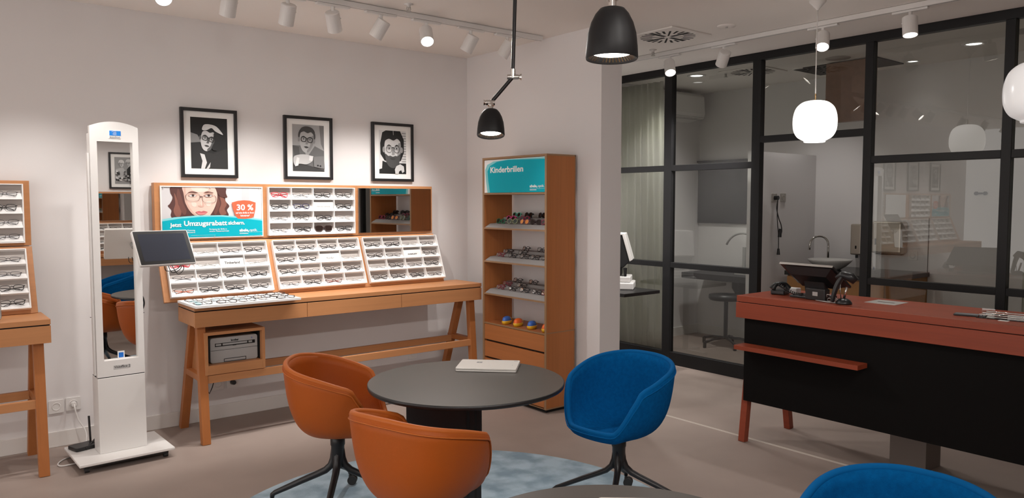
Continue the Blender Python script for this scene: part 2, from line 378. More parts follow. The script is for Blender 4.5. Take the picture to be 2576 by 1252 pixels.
for a in [(6.45, 3.45), (6.5, 2.05)]:
    t = thing('ceiling_speaker', 'flat round ceiling speaker behind the glass, '+('left above the brown box' if a[1] > 3 else 'top right'), 'speaker', (a[0], a[1], CEIL))
    MB().lathe([(.001, -.006), (.10, -.006), (.105, 0)]).build('grille', M_traybk, t)
# brown boxed shaft with a dark opening
t = thing('ceiling_box', 'brown wooden box hanging below a dark ceiling opening, behind the globe pendant', 'box', (6.85, 3.42, 0))
MB().box(-.25, -.17, -.21, .22, 2.26, 2.789).build('panel', mat('brown_board', (0.26, 0.14, 0.085), 0.5, grain=((3, 20, 20), .8)), t, bevel=.004)
MB().box(-.20, .30, -.22, .58, 2.790, 2.799).build('opening', M_slot, t)

# ------------------------------------------------------------ adjustable black lamps
def arm_lamp(tip, jt, rod_top, label, rod_bottom=None):
    """tip = centre of the shade's lower rim; jt = joint above the shade; rod_top on the ceiling"""
    tip, jt, rod_top = Vector(tip), Vector(jt), Vector(rod_top)
    t = thing('adjustable_pendant_lamp', label, 'lamp', tuple(rod_top))
    L = lambda p: Vector(p)-rod_top
    n = (jt-tip).normalized(); H = .128
    q = n.to_track_quat('Z', 'Y').to_matrix().to_4x4(); Mx = Matrix.Translation(L(tip)) @ q
    prof = [(.0605, 0), (.062, .004), (.0605, .03), (.057, .06), (.050, .085), (.040, .105), (.030, .117), (.018, .121), (.001, .122)]
    inn = [(.0605, 0), (.0585, .002), (.056, .03), (.052, .045), (.046, .05)]
    MB().lathe(prof, n=48).lathe([(a*.99, b) for a, b in inn], n=48).xf(Mx).build('lamp_shade', [mat('black_shade', (0.007, 0.0065, 0.007), 0.5, spec=.3)], t)
    m = MB().cyl((0, 0, .014), (0, 0, .018), .046, n=32).xf(Mx); m.build('lamp', M_glow, t)
    m = MB()
    for k in range(40):
        a = 2*math.pi*k/40; m.add([(math.cos(a+e)*r, math.sin(a+e)*r, h) for r, h, e in ((.044, .013, 0), (.054, .004, 0), (.054, .004, .05), (.044, .013, .05))], [(0, 1, 2, 3)])
    m.xf(Mx).build('reflector_fins', M_brass, t)
    m = MB().cyl((0, 0, .12), (0, 0, .14), .010).cyl((0, 0, .138), (0, 0, .150), .014).xf(Mx); m.build('swivel_neck', M_chrome, t)
    k0 = tip + n*(H+.025)
    m = MB().cyl(L(k0)-Vector((.018, -.014, 0)), L(k0)+Vector((.014, -.011, 0)), .012).cyl(L(k0)-Vector((.026, -.02, 0)), L(k0)-Vector((.018, -.014, 0)), .014, .009)
    m.build('clamp', M_chrome, t)
    el = rod_bottom and Vector(rod_bottom)
    MB().cyl(L(k0), L(el), .0085).build('lower_arm', M_black, t)
    m = MB().cyl(L(el)-Vector((.02, -.016, 0)), L(el)+Vector((.02, -.016, 0)), .011).cyl(L(el)+Vector((.018, -.0145, 0)), L(el)+Vector((.03, -.024, 0)), .006, .016).cyl(L(el)-Vector((0,0,.005)), L(el)+Vector((0, 0, .035)), .012); m.build('elbow_clamp', M_chrome, t)
    MB().cyl(L(el)+Vector((0, 0, .03)), Vector((0, 0, -.012)), .0085).build('rod', M_black, t)
    MB().lathe([(.001, -.025), (.045, -.025), (.05, -.018), (.05, 0)]).build('ceiling_rose', M_black, t)
    spot(tip + n*.012, tip - n*1, 16, 88, .5, WARM, .035, parent=t)
arm_lamp((2.070, 2.710, 1.842), (2.092, 2.737, 2.0), (2.19, 2.67, CEIL), 'small black bell lamp on a jointed rod hanging over the far table', (2.168, 2.675, 2.105))
arm_lamp((1.332, 1.272, 1.886), (1.337, 1.276, 2.05), (1.55, 1.30, CEIL), 'large black bell lamp cut by the top edge, hanging over the near table', (1.50, 1.28, 2.22))

def globe(x, y, z, label, m, em):
    t = thing('globe_pendant', label, 'pendant lamp', (x, y, CEIL)); zz = z-CEIL
    prof = [(.045, -.133), (.062, -.132), (.066, -.122), (.075, -.118), (.105, -.098), (.126, -.06), (.132, -.01), (.128, .04), (.112, .085), (.080, .115), (.045, .126), (.008, .129)]
    MB().lathe([(.001, -.131)]+[(p.x, p.y) for p in smooth([(a, b, 0) for a, b in prof], 5)], (0, 0, zz), 56).build('opal_globe', m, t)
    MB().cyl((0, 0, zz+.125), (0, 0, zz+.13), .025).cyl((0, 0, zz+.13), (0, 0, zz+.17), .005).build('holder', M_brass, t)
    MB().tube([(0, 0, zz+.165), (.004, .004, zz+.3), (-.002, 0, zz+.5), (0, 0, -.05)], .0035, 8).build('cord', M_white, t)
    MB().lathe([(.006, -.06), (.012, -.05), (.05, -.01), (.05, 0)]).build('ceiling_cup', M_white, t)
    d = bpy.data.lights.new('bulb', 'POINT'); d.energy = em; d.color = WARM; d.shadow_soft_size = .14
    if em:
        o = bpy.data.objects.new('bulb_light', d); C.objects.link(o); o.parent = t; o.location = (0, 0, zz-.18)
globe(4.529, 2.563, 2.055, 'lit white opal globe pendant hanging over the red wood counter', M_globe, 0)
globe(3.815, 1.14, 2.02, 'pale opal globe pendant cut off by the right edge of the photo', M_globe2, 0)
# ------------------------------------------------------------ rug, tables, chairs
g = MB(); n = 96; rr = 1.155
g.lathe([(.001, .0), (rr-.004, 0), (rr, .003), (rr, .009), (rr-.006, .012), (.001, .012)], n=n)
tag(g.build('round_rug', M_rug, loc=(1.981, 2.892, 0)), 'round blue-grey shaggy rug on the floor under the far table', 'rug')

def round_table(x, y, r, rz, label):
    t = thing('round_table', label, 'table', (x, y, 0), (0, 0, R(rz)))
    MB().lathe([(.001, .7225), (r-.0035, .7225), (r-.0035, .74), (.001, .74)], n=96, sm=False).build('tabletop', M_tabletop, t)
    MB().lathe([(r-.003, .722), (r-.012, .7195), (r-.002, .722), (r, .728), (r, .738), (r-.003, .7398)], n=96, sm=True).build('table_edge', M_bplast, t)
    MB().box(-.26, .14, -.17, .17, .705, .722).build('mounting_plate', M_black, t)
    sh = Matrix.Translation((-.10, 0, 0))
    p = MB()
    p.box(-.165, .165, -.10, -.085, .03, .705).box(-.165, .165, .085, .10, .03, .705).box(-.165, -.15, -.085, .085, .03, .705).box(.15, .165, -.085, .085, .03, .705)
    p.xf(sh).build('pedestal', M_black, t, bevel=.003)
    q = MB()
    for k in range(5): q.box(.166, .168, -.07+k*.03, -.058+k*.03, .45, .66)
    q.box(.1, .112, -.103, -.1, .03, .705).box(.135, .145, -.103, -.1, .03, .705)
    q.xf(sh).build('cable_slots', M_slot, t)
    MB().box(-.34, .24, -.17, .17, .013, .03).build('foot_plate', M_black, t, bevel=.004)
    return t
round_table(1.985, 2.783, .444, -36, 'round dark-topped table with black pedestal standing on the round rug')
t2 = round_table(1.285, 1.18, .415, -36, 'round dark-topped table at the bottom edge, only its far rim visible')

def laptop(x, y, z, rz, label, w=.292, d=.20):
    t = thing('laptop', label, 'laptop', (x, y, z), (0, 0, R(rz)))
    MB().prism(rrect(-w/2, w/2, -d/2, d/2, .008), .001, .009).build('base', mat('silver_body', (0.62, 0.60, 0.57), 0.35), t, bevel=.0015)
    MB().prism(rrect(-w/2, w/2, -d/2, d/2, .008), .0105, .018).build('lid', mat('silver_lid', (0.66, 0.63, 0.59), 0.35), t, bevel=.0015)
    l = MB(); e = .0183
    for i in (0, 1):
        for j in (0, 1): l.add([(-.062+i*.014+u*.013, .02+j*.014+v*.013, e) for u, v in ((0,0),(1,0),(1,1),(0,1))], [(0,1,2,3)])
    l.build('logo', M_greytext, t)
    MB().box(.118, .136, .074, .088, .0182, .0184).cyl((.12, -.02, .018), (.12, -.02, .0184), .003).build('camera', M_gplast, t)
laptop(2.223, 2.932, .74, -45, 'closed silver laptop lying at the far right of the rug table')
laptop(1.485, 1.235, .74, -41, 'closed silver laptop cut off by the bottom edge, on the near table', w=.30)

def chair(x, y, face, legdir, label, m1, m2):
    t = thing('tub_chair', label, 'chair', (x, y, 0), (0, 0, R(face)))
    NT, NV = 80, 22
    def sm(a, b, v): v = min(1, max(0, (v-a)/(b-a))); return v*v*(3-2*v)
    def rim(th):
        a = abs(math.degrees(math.atan2(math.sin(th), math.cos(th))))
        e = 2.45; ax = .245 if a < 90 else .220; ay = .243
        c, s_ = math.cos(th), math.sin(th)
        r = 1/((abs(c)/ax)**e + (abs(s_)/ay)**e)**(1/e)
        ln = min(1, max(0, (a-56)/115)); z = .474 + (.655-.474)*sm(28, 62, a) + .113*(1-(1-ln)**1.7)
        r *= 1.0
        return r, z
    def shell(off, zo):
        vs = []
        for i in range(NV+1):
            q_ = i/NV; q_ = q_*q_*(3-2*q_)*.6+q_*.4; tt = q_*math.pi/2
            s_ = math.sin(tt)**(.58); gz = 1-math.cos(tt)**(.62)
            for j in range(NT):
                th = 2*math.pi*j/NT; r, z = rim(th); z0 = .425
                fl = .88 + .12*gz
                rr_ = (r+off)*s_*fl
                zz = z0 + (z-z0)*gz + zo*(1-gz)
                if abs(math.degrees(math.atan2(math.sin(th), math.cos(th)))) < 55: zz -= .014*max(0, s_-.80)/.2*max(0, math.cos(th))**.5
                vs.append((rr_*math.cos(th)-.01, rr_*math.sin(th), zz))
        return vs
    a = shell(-.012, 0.012); b = shell(.016, -.032)
    m = MB(); L0 = len(a)
    fs = [(i*NT+j, i*NT+(j+1) % NT, (i+1)*NT+(j+1) % NT, (i+1)*NT+j) for i in range(1, NV) for j in range(NT)]
    fs.append(tuple(NT+j for j in range(NT-1, -1, -1)))
    m.add(a, fs, 0, True)
    fo = [tuple(reversed(f)) for f in fs]
    m.add(b, fo, 0, True)
    top = [(NV*NT+j, NV*NT+(j+1) % NT, L0+NV*NT+(j+1) % NT, L0+NV*NT+j) for j in range(NT)]
    for f in top: m.f.append(f); m.m.append(0); m.sm.append(True)
    m.build('shell', m1, t)
    rimp = [((Vector(a[NV*NT+j])+Vector(b[NV*NT+j]))/2 + Vector((0, 0, .002))) for j in range(NT)]
    MB().tube(rimp, .0125, 10, closed=True).build('rim_roll', m2, t)
    wp = [Vector(b[(NV-1)*NT+j])*.25+Vector(b[NV*NT+j])*.75 for j in range(NT)]
    MB().tube([p+Vector((p.x, p.y, 0)).normalized()*.002-Vector((0, 0, .006)) for p in wp], .0032, 6, closed=True).build('piping', m2, t)
    MB().lathe([(.001, .398), (.036, .398), (.036, .34), (.033, .335), (.031, .25), (.026, .225), (.001, .22)], n=28).build('column', M_black, t)
    for k in range(4):
        an = R(legdir-face+90*k); c, s_ = math.cos(an), math.sin(an)
        pr = [(.012, .33), (.020, .27), (.034, .235), (.062, .210), (.10, .192), (.18, .158), (.26, .122), (.315, .098), (.328, .088), (.33, .072)]
        rd = [.020, .020, .019, .018, .017, .016, .0145, .013, .0125, .011]
        l = MB().tube([(p*c, p*s_, z) for p, z in pr], rd, 10, sq=.8).build('leg', M_black, t)
        cz = MB(); P = Vector((.33*c, .33*s_, 0)); q = Vector((-s_, c, 0)) if k % 2 else Vector((c, s_, 0))
        f = q.cross(Vector((0, 0, 1)))*.012
        cz.cyl(P+Vector((0, 0, .075)), P+Vector((0, 0, .055)), .007, .009, 10)
        cz.cyl(P+f-q*.020+Vector((0,0,.0375)), P+f-q*.004+Vector((0,0,.0375)), .0245, n=22).cyl(P+f+q*.004+Vector((0,0,.0375)), P+f+q*.020+Vector((0,0,.0375)), .0245, n=22)
        cz.cyl(P+f-q*.004+Vector((0,0,.042)), P+f+q*.004+Vector((0,0,.042)), .012, n=10)
        cz.build('caster', M_rubber, l)
    return t
chair(1.672, 3.453, -41, 53, 'cognac leather tub chair left of the rug table, its seat visible', M_orange, M_orange2)
chair(1.535, 2.455, 16, 22, 'cognac leather tub chair in the foreground, its back turned to the viewer', M_orange, M_orange2)
chair(2.75, 2.556, 186, 36, 'blue wool tub chair right of the rug table, facing left', M_blue, M_blue2)
chair(2.042, .892, 186, 60, 'blue wool tub chair cut off by the bottom right edge of the photo', M_blue, M_blue2)

# ------------------------------------------------------------ eyeglasses
def rim_pts(kind, w, h):
    out = []; n = 22
    for k in range(n):
        a = 2*math.pi*k/n; c, s_ = math.cos(a), math.sin(a)
        e = {'rect': 4.2, 'soft': 3.0, 'round': 2.1, 'cat': 2.8}[kind]
        r = 1/((abs(c))**e+(abs(s_))**e)**(1/e); x, y = c*r*w/2, s_*r*h/2
        if kind in ('soft', 'rect') and s_ < 0: x *= 1-.10*(-s_)
        out.append((x, y))
    return out
GM = {}
def gl_meshes(key, kind, col, th, lensm, h=.034, temple=None, half=False, w=.051, fold=True):
    """front, temple, lens meshes shared between copies of a kind; x right, y up, z to the viewer"""
    if key in GM: return GM[key]
    fm = mat('acetate_'+key, col, .3, spec=.5); tm = mat('temple_'+key, temple, .3) if temple else fm
    gap = .018; cx = gap/2+w/2
    f = MB()
    for s_ in (-1, 1):
        pts = [(s_*cx + s_*p[0], p[1], -.004*abs(p[0]+cx)/.05) for p in rim_pts(kind, w, h)]
        if half: pts = [p for p in pts if p[1] > -.004]; pts.sort(key=lambda p: p[0]*s_); f.tube(pts, th, 5, caps=True)
        else: f.tube(pts, th, 5, closed=True)
        f.tube([(s_*(cx+w/2-.001), h*.28, -.003), (s_*(cx+w/2+.006), h*.30, -.006)], th*1.25, 5)
    f.tube([(-gap/2-.001, h*.12, .0), (0, h*.24, .002), (gap/2+.001, h*.12, .0)], th*1.15, 5)
    X = cx+w/2+.006
    tL = MB(); tR = MB()
    if fold:
        tL.tube([(-X, h*.30, -.006), (-X*.9, h*.26, -.012), (X*.35, -h*.08, -.013), (X*.78, -h*.42, -.010)], [th, th, th*1.1, th*1.3], 5)
        tR.tube([(X, h*.30, -.006), (X*.9, h*.28, -.017), (-X*.35, -h*.02, -.017), (-X*.78, -h*.40, -.013)], [th, th, th*1.1, th*1.3], 5)
    else:
        for s_, b_ in ((-1, tL), (1, tR)): b_.tube([(s_*X, h*.30, -.006), (s_*X*.98, h*.26, -.09), (s_*X*.94, -h*.3, -.13)], [th, th, th*1.3], 5)
    l1 = MB(); l2 = MB()
    for s_, b_ in ((-1, l1), (1, l2)):
        b_.add([(s_*cx+s_*p[0]*.97, p[1]*.97, -.002) for p in rim_pts(kind, w, h)], [tuple(range(22))])
    GM[key] = [('front_frame', f.mesh('front_'+key, fm)), ('temple', tL.mesh('temple_'+key, tm)), ('temple', tR.mesh('temple_b_'+key, tm)),
               ('lens', l1.mesh('lens_'+key, lensm)), ('lens', l2.mesh('lens_b_'+key, lensm))]
    return GM[key]
L_dark = mat('dark_lens', (0.02, 0.012, 0.01), 0.12); L_green = mat('green_black_lens', (0.008, 0.018, 0.012), 0.12); L_amber = mat('amber_lens', (0.75, 0.28, 0.05), 0.15)
STY = {
 'k': ('black rectangular eyeglasses', 'rect', (.012,.012,.014), .0018, 0, {}),
 'b': ('black rounded eyeglasses', 'soft', (.014,.012,.012), .0015, 0, {'h': .037}),
 't': ('thin dark metal-rimmed eyeglasses', 'soft', (.04,.035,.04), .0010, 0, {'h': .030}),
 'g': ('grey half-rim eyeglasses', 'soft', (.05,.05,.055), .0012, 0, {'half': True, 'h': .030}),
 'r': ('red eyeglasses', 'rect', (.55,.01,.03), .0018, 0, {}),
 'n': ('navy-fronted rectangular eyeglasses', 'rect', (.01,.012,.07), .0018, 0, {'temple': (.02,.02,.025)}),
 'w': ('pale nearly invisible eyeglasses', 'soft', (.42,.41,.40), .0010, 0, {'h': .030}),
 'o': ('dark eyeglasses with orange temples', 'soft', (.03,.025,.025), .0014, 0, {'temple': (.75,.16,.06)}),
 'm': ('dark eyeglasses with reddish temples', 'soft', (.05,.012,.012), .0015, 0, {'temple': (.30,.06,.04)}),
 's': ('brown sunglasses with dark lenses', 'rect', (.035,.015,.012), .0024, 1, {'h': .042, 'w': .056}),
 'ro': ('round dark metal eyeglasses', 'round', (.03,.03,.03), .0013, 0, {'h': .042, 'w': .047}),
 'kg': ("green-rimmed child's sunglasses", 'round', (.01,.16,.07), .0022, 2, {'h': .036, 'w': .044}),
 'ko': ("pale olive child's sunglasses", 'round', (.30,.33,.20), .0026, 2, {'h': .038, 'w': .044}),
 'ka': ("child's sunglasses with amber lenses", 'round', (.30,.12,.12), .0022, 3, {'h': .036, 'w': .044}),
 'kb': ("dark brown child's sunglasses", 'round', (.03,.015,.015), .0026, 1, {'h': .036, 'w': .044}),
 'kp': ("pink child's sunglasses", 'round', (.80,.05,.28), .0026, 1, {'h': .036, 'w': .044}),
 'kr': ("raspberry child's sunglasses", 'round', (.35,.03,.09), .0026, 1, {'h': .036, 'w': .044}),
 'kt': ("mint green child's sunglasses", 'round', (.12,.48,.36), .0026, 1, {'h': .036, 'w': .044}),
 'kk': ("black child's sunglasses", 'round', (.01,.01,.012), .0028, 1, {'h': .036, 'w': .044}),
 'cb': ("small black child's eyeglasses", 'soft', (.012,.012,.014), .0017, 0, {'h': .032, 'w': .042}),
 'cr': ("small dark red child's eyeglasses", 'soft', (.22,.02,.04), .0017, 0, {'h': .032, 'w': .042}),
}
def glasses(key, M, where, group, open_=False):
    d, kind, col, th, ln, kw = STY[key]; th *= 1.3
    parts = gl_meshes(key+('_open' if open_ else ''), kind, col, th, [M_lens, L_dark, L_green, L_amber][ln], fold=not open_, **kw)
    t = thing('sunglasses' if ln else 'eyeglasses', (d+' '+where).replace(' ,', ','), 'sunglasses' if ln else 'eyeglasses', group=group)
    t.matrix_world = M
    for nm, me in parts: link(nm, me, t)
    return t

def tray_4x4(M, W, H, rows, label, where, group, cols=4, ncol=None, skip=()):
    """white pigeonhole tray; local x right, y up, z towards the viewer, origin lower left of the back"""
    t = thing('display_tray', label, 'display tray', ()  or (0, 0, 0)); t.matrix_world = M
    D, b = .036, .006; cw = (W-2*b)/cols; chh = (H-2*b)/4
    f = MB()
    f.box(0, b, 0, H, 0, D).box(W-b, W, 0, H, 0, D).box(b, W-b, 0, b, 0, D).box(b, W-b, H-b, H, 0, D)
    for k in range(1, 4): f.box(b, W-b, b+k*chh-.002, b+k*chh+.002, .002, D-.001)
    f.build('tray_frame', M_tray, t, bevel=.001, seg=1)
    f = MB()
    for k in range(1, cols): f.box(b+k*cw-.0018, b+k*cw+.0018, b, H-b, .0021, D-.003)
    f.build('divider', M_tray, t)
    MB().box(b, W-b, b, H-b, 0, .002).build('shaded_back', M_traybk, t)  # tray back, shade below each row put into its grey
    r = MB()
    for k in range(4):
        y0 = b+k*chh+.002; h = chh*.40
        r.add([(b, y0, .003), (W-b, y0, .003), (W-b, y0, D-.004), (b, y0, D-.004), (b, y0+h, .003), (W-b, y0+h, .003)],
              [(3, 2, 5, 4), (0, 1, 2, 3), (0, 3, 4), (1, 5, 2)])
    r.build('slanted_shelf', M_tray, t)
    rn = ['top', 'second', 'third', 'bottom']; cn = ['first', 'second', 'third', 'last'] if cols == 4 else ['first']*cols
    for i, row in enumerate(rows):
        for j, k in enumerate(row):
            if k == '-': continue
            cx = b+(j+.5)*cw; y0 = b+(3-i)*chh+.002
            if k.startswith('L:'):
                card = MB().box(cx-cw/2+.003, cx+cw/2-.003, y0+.003, y0+chh*.72, .020, .022)
                kind, body = k[2:].split('|')
                c = thing('brand_card', 'white lettered card in the '+rn[i]+' row, '+where, 'card'); c.matrix_world = M @ Matrix.Translation((cx, y0+.004, .0195))
                MB().box(-cw/2+.004, cw/2-.004, 0, chh*.70, 0, .002).build('card', M_paper, c)
                text('lettering', body, {'e': .013, 'T': .024, 'R': .020, 'O': .014}[kind], M_ink if kind != 'e' else M_greytext, c, (0, .022, .0023), align='CENTER',
                     bold=.0006 if kind in 'TO' else 0, width={'e': .105, 'T': .105, 'R': .062, 'O': .088}[kind], shear=.35 if kind == 'R' else 0)
                continue
            jx = random.uniform(-.008, .004); rz = random.uniform(-2.0, 2.0)
            h = STY[k][5].get('h', .034)
            Mg = M @ Matrix.Translation((cx+jx, y0+h/2+.0165, .028)) @ Matrix.Rotation(R(rz), 4, 'Z') @ Matrix.Rotation(R(-14), 4, 'X') @ Matrix.Rotation(R(random.uniform(-4, 4)), 4, 'Y')
            glasses(k, Mg, ', %s slot of the %s row, %s' % (cn[j], rn[i], where), group)
    return t

# ------------------------------------------------------------ flat artwork helpers
def grey(v): return mat('print_grey_%02d' % int(v*100), (v**2.2*.85,)*3, .6)
def art(name, layers, w, h, parent, z0=0.0, dz=.00035):
    """layers = [(material, pts in 0..1 units)]; flat printed sheet"""
    m = MB(); mats = []
    for i, (mt, pts) in enumerate(layers):
        if mt not in mats: mats.append(mt)
        pts = [(min(1, max(0, x))*w, min(1, max(0, y))*h) for x, y in pts]
        a = sum(pts[k][0]*pts[(k+1) % len(pts)][1]-pts[(k+1) % len(pts)][0]*pts[k][1] for k in range(len(pts)))
        if a < 0: pts = pts[::-1]
        m.poly(pts, z0+i*dz, mats.index(mt))
    return m.build(name, mats, parent)
def ringpolys(mt, pts, wd):
    """outline of a closed curve as quads"""
    n = len(pts); cx = sum(p[0] for p in pts)/n; cy = sum(p[1] for p in pts)/n; out = []
    inn = [(cx+(p[0]-cx)*(1-wd), cy+(p[1]-cy)*(1-wd)) for p in pts]
    for k in range(n): out.append((mt, [pts[k], pts[(k+1) % n], inn[(k+1) % n], inn[k]]))
    return out
def art_flat(name, layers, w, h, parent, z0=0.0):
    """like art(), but consecutive outline quads share one level"""
    m = MB(); mats = []; z = z0; last = None
    for mt, pts in layers:
        if mt not in mats: mats.append(mt)
        if not (len(pts) == 4 and last == (4, mt)): z += .0003
        last = (len(pts), mt)
        pts = [(min(1, max(0, x))*w, min(1, max(0, y))*h) for x, y in pts]
        a = sum(pts[k][0]*pts[(k+1) % len(pts)][1]-pts[(k+1) % len(pts)][0]*pts[k][1] for k in range(len(pts)))
        if a < 0: pts = pts[::-1]
        m.poly(pts, z, mats.index(mt))
    return m.build(name, mats, parent)

def smp(pts, n=4):
    k = len(pts)
    if k < 6 or k > 18: return pts
    P_ = [Vector((p[0], p[1], 0)) for p in pts]; out = []
    for i in range(k):
        a_, b_, c_, d_ = P_[i-1], P_[i], P_[(i+1) % k], P_[(i+2) % k]
        for q in range(n):
            u_ = q/n; v = .5*((2*b_)+(c_-a_)*u_+(2*a_-5*b_+4*c_-d_)*u_*u_+(3*b_-a_-3*c_+d_)*u_**3); out.append((v.x, v.y))
    return out
def sml(layers): return [(m_, smp(p_) if all(0 < c < 1 for q in p_ for c in q) else p_) for m_, p_ in layers]
def face_layers(cx, cy, s, skin, shade, hair, gl='rect', beard=None, rot=0, dark=None):
    """a generic man's face; cx,cy centre, s = half face height; in a 0.78-wide print"""
    k = 1.32; L = []
    c_, s_ = math.cos(R(rot)), math.sin(R(rot))
    def T(p): x, y = p; return (cx+(x*c_-y*s_)*s*k, cy+(x*s_+y*c_)*s)
    def P(pts): return smp([T(p) for p in pts])
    L.append((hair, P(ell(0, .38, .80, .80, 0, 24))))
    L.append((skin, P([(-.62,.45),(-.45,.75),(0,.86),(.45,.75),(.62,.45),(.64,0),(.58,-.35),(.40,-.75),(.15,-.97),(-.15,-.97),(-.40,-.75),(-.58,-.35),(-.64,0)])))
    L.append((shade, P([(.62,.45),(.64,0),(.58,-.35),(.40,-.75),(.15,-.97),(.1,-.80),(.30,-.5),(.38,-.1),(.42,.4)])))
    L.append((shade, P(ell(-.70,.02,.10,.19)))); L.append((shade, P(ell(.70,.02,.10,.19))))
    L.append((hair, P([(-.70,.30),(-.62,.55),(-.30,.72),(.05,.62),(.35,.74),(.62,.52),(.72,.28),(.70,.8),(.35,1.12),(-.2,1.16),(-.62,.9)])))
    if beard:
        L.append((beard, P([(-.60,-.25),(-.36,-.38),(-.2,-.36),(0,-.42),(.2,-.36),(.36,-.38),(.60,-.25),(.50,-.8),(.2,-1.12),(-.2,-1.12),(-.50,-.8)])))
    L.append((shade, P([(-.05,.15),(.07,.15),(.14,-.25),(.06,-.32),(-.10,-.30),(-.06,-.2)])))
    for sx in (-1, 1):
        L.append((shade, P(ell(sx*.29, .13, .17, .11)))); L.append((grey(.80), P(ell(sx*.29, .11, .12, .050))))
        L.append((dark or grey(.1), P(ell(sx*.29, .11, .055, .050, 0, 12))))
        L.append((hair, P([(sx*.12,.27),(sx*.30,.36),(sx*.50,.27),(sx*.30,.30)])))
    L.append((grey(.25), P([(-.24,-.52),(0,-.47),(.24,-.52),(.1,-.60),(-.1,-.60)])))
    gc = dark or grey(.06)
    for sx in (-1, 1):
        if gl == 'rect': o = [(sx*.30+p[0]*11.0*.9, .08+p[1]*11) for p in rim_pts('rect', .05, .038)]
        else: o = ell(sx*.30, .06, .23, .24, 0, 22)
        L += ringpolys(gc, P(o), .22 if gl == 'rect' else .10)
    L.append((gc, P([(-.07,.14),(.07,.14),(.07,.19),(-.07,.19)])))
    return L
def portrait(M, W, H, layers, label, nm='framed_portrait'):
    t = thing(nm, label, 'picture'); t.matrix_world = M
    b = .022; f = MB()
    f.box(0, b, 0, H, .0, .026).box(W-b, W, 0, H, 0, .026).box(b, W-b, 0, b, 0, .026).box(b, W-b, H-b, H, 0, .026)
    f.build('frame', M_black, t, bevel=.002)
    MB().box(b, W-b, b, H-b, .002, .012).build('mat_board', M_paper, t)
    mx = .068; my = .062; pw, ph = W-2*mx, H-2*my
    p = art_flat('print', sml(layers), pw, ph, t, .0122); p.location = (mx, my, 0)
    return t
# ------------------------------------------------------------ pictures on the left wall
def on_wall(x, z, y=YW): return Matrix.Translation((x, y, z)) @ Euler((R(90), 0, 0)).to_matrix().to_4x4()
full = [(0,0),(1,0),(1,1),(0,1)]
p1 = [(grey(.10), full), (grey(.55), [(0,.50),(0,.70),(.18,.66),(.30,.52)]), (grey(.16), [(0,0),(0,.50),(.24,.52),(.30,.35),(.6,.3),(1,.42),(1,0)]),
      (grey(.85), [(.24,.30),(.36,.28),(.42,.12),(.36,0),(.26,0),(.30,.15)]), (grey(.80), [(.40,0),(.52,.13),(.50,.03),(.46,0)])]
p1 += face_layers(.46, .57, .23, grey(.82), grey(.38), grey(.12), 'rect', rot=-12)
p1 += [(grey(.88), [(.30,.78),(.36,.86),(.52,.87),(.70,.83),(.86,.70),(.84,.68),(.66,.74),(.56,.80),(.44,.76),(.33,.75)]), (grey(.10), [(.62,.70),(.80,.66),(.74,.40),(.62,.36),(.56,.42),(.64,.55)])]
portrait(on_wall(1.528, 1.716), .386, .477, p1, 'black framed dark portrait of a person in heavy glasses, leftmost of three')
p2 = [(grey(.68), full), (grey(.50), [(.85,1),(1,1),(1,.45),(.9,.6)]), (grey(.45), [(0,.55),(.3,.55),(.45,.3),(.7,.55),(1,.45),(1,0),(0,0)]), (grey(.35), [(0,.55),(.2,.52),(.22,.33),(.05,.34)]),
      (grey(.25), [(0,.17),(.4,.15),(1,.03),(1,0),(0,0)])]
p2 += face_layers(.44, .66, .26, grey(.74), grey(.58), grey(.30), 'rect', rot=-5)
p2 += [(grey(.80), [(.02,.30),(.25,.36),(.5,.35),(.62,.30),(.6,.22),(.42,.15),(.2,.16),(.05,.12)]), (grey(.93), [(.12,.30),(.20,.28),(.16,.12),(.06,.10)]), (grey(.93), [(.52,.34),(.64,.33),(.60,.22),(.50,.24)]),
      (grey(.52), [(.64,.32),(.98,.34),(1,.06),(.66,.10)]), (grey(.15), ell(.78,.13,.03,.02)), (grey(.15), ell(.86,.12,.03,.02))]
portrait(on_wall(2.258, 1.716), .389, .474, p2, 'black framed grey portrait of a person leaning on folded arms, middle of three')
p3 = [(grey(.90), full)] + [(grey(.6), [(.84,.28+k*.06),(1,.28+k*.06),(1,.30+k*.06),(.84,.30+k*.06)]) for k in range(12)]
p3 += [(grey(.08), [(.05,.45),(.04,.7),(.12,.95),(.25,1),(.78,1),(.92,.8),(.92,.5),(.80,.3),(.2,.3)]), (grey(.07), [(0,0),(0,.10),(.1,.12),(.12,.3),(.5,.2),(.75,.25),(1,.25),(1,0)])]
p3 += face_layers(.50, .55, .36, grey(.86), grey(.62), grey(.10), 'round', beard=grey(.30))
p3 += [(grey(.84), [(.56,.10),(.62,.18),(.76,.23),(.90,.18),(.92,.06),(.84,.02),(.80,.09),(.72,.06),(.70,0),(.58,0)]), (grey(.86), [(.50,1),(.515,1),(.52,.9),(.505,.9)])]
portrait(on_wall(2.988, 1.714), .387, .474, p3, 'black framed portrait of a bearded person in round glasses, rightmost of three')

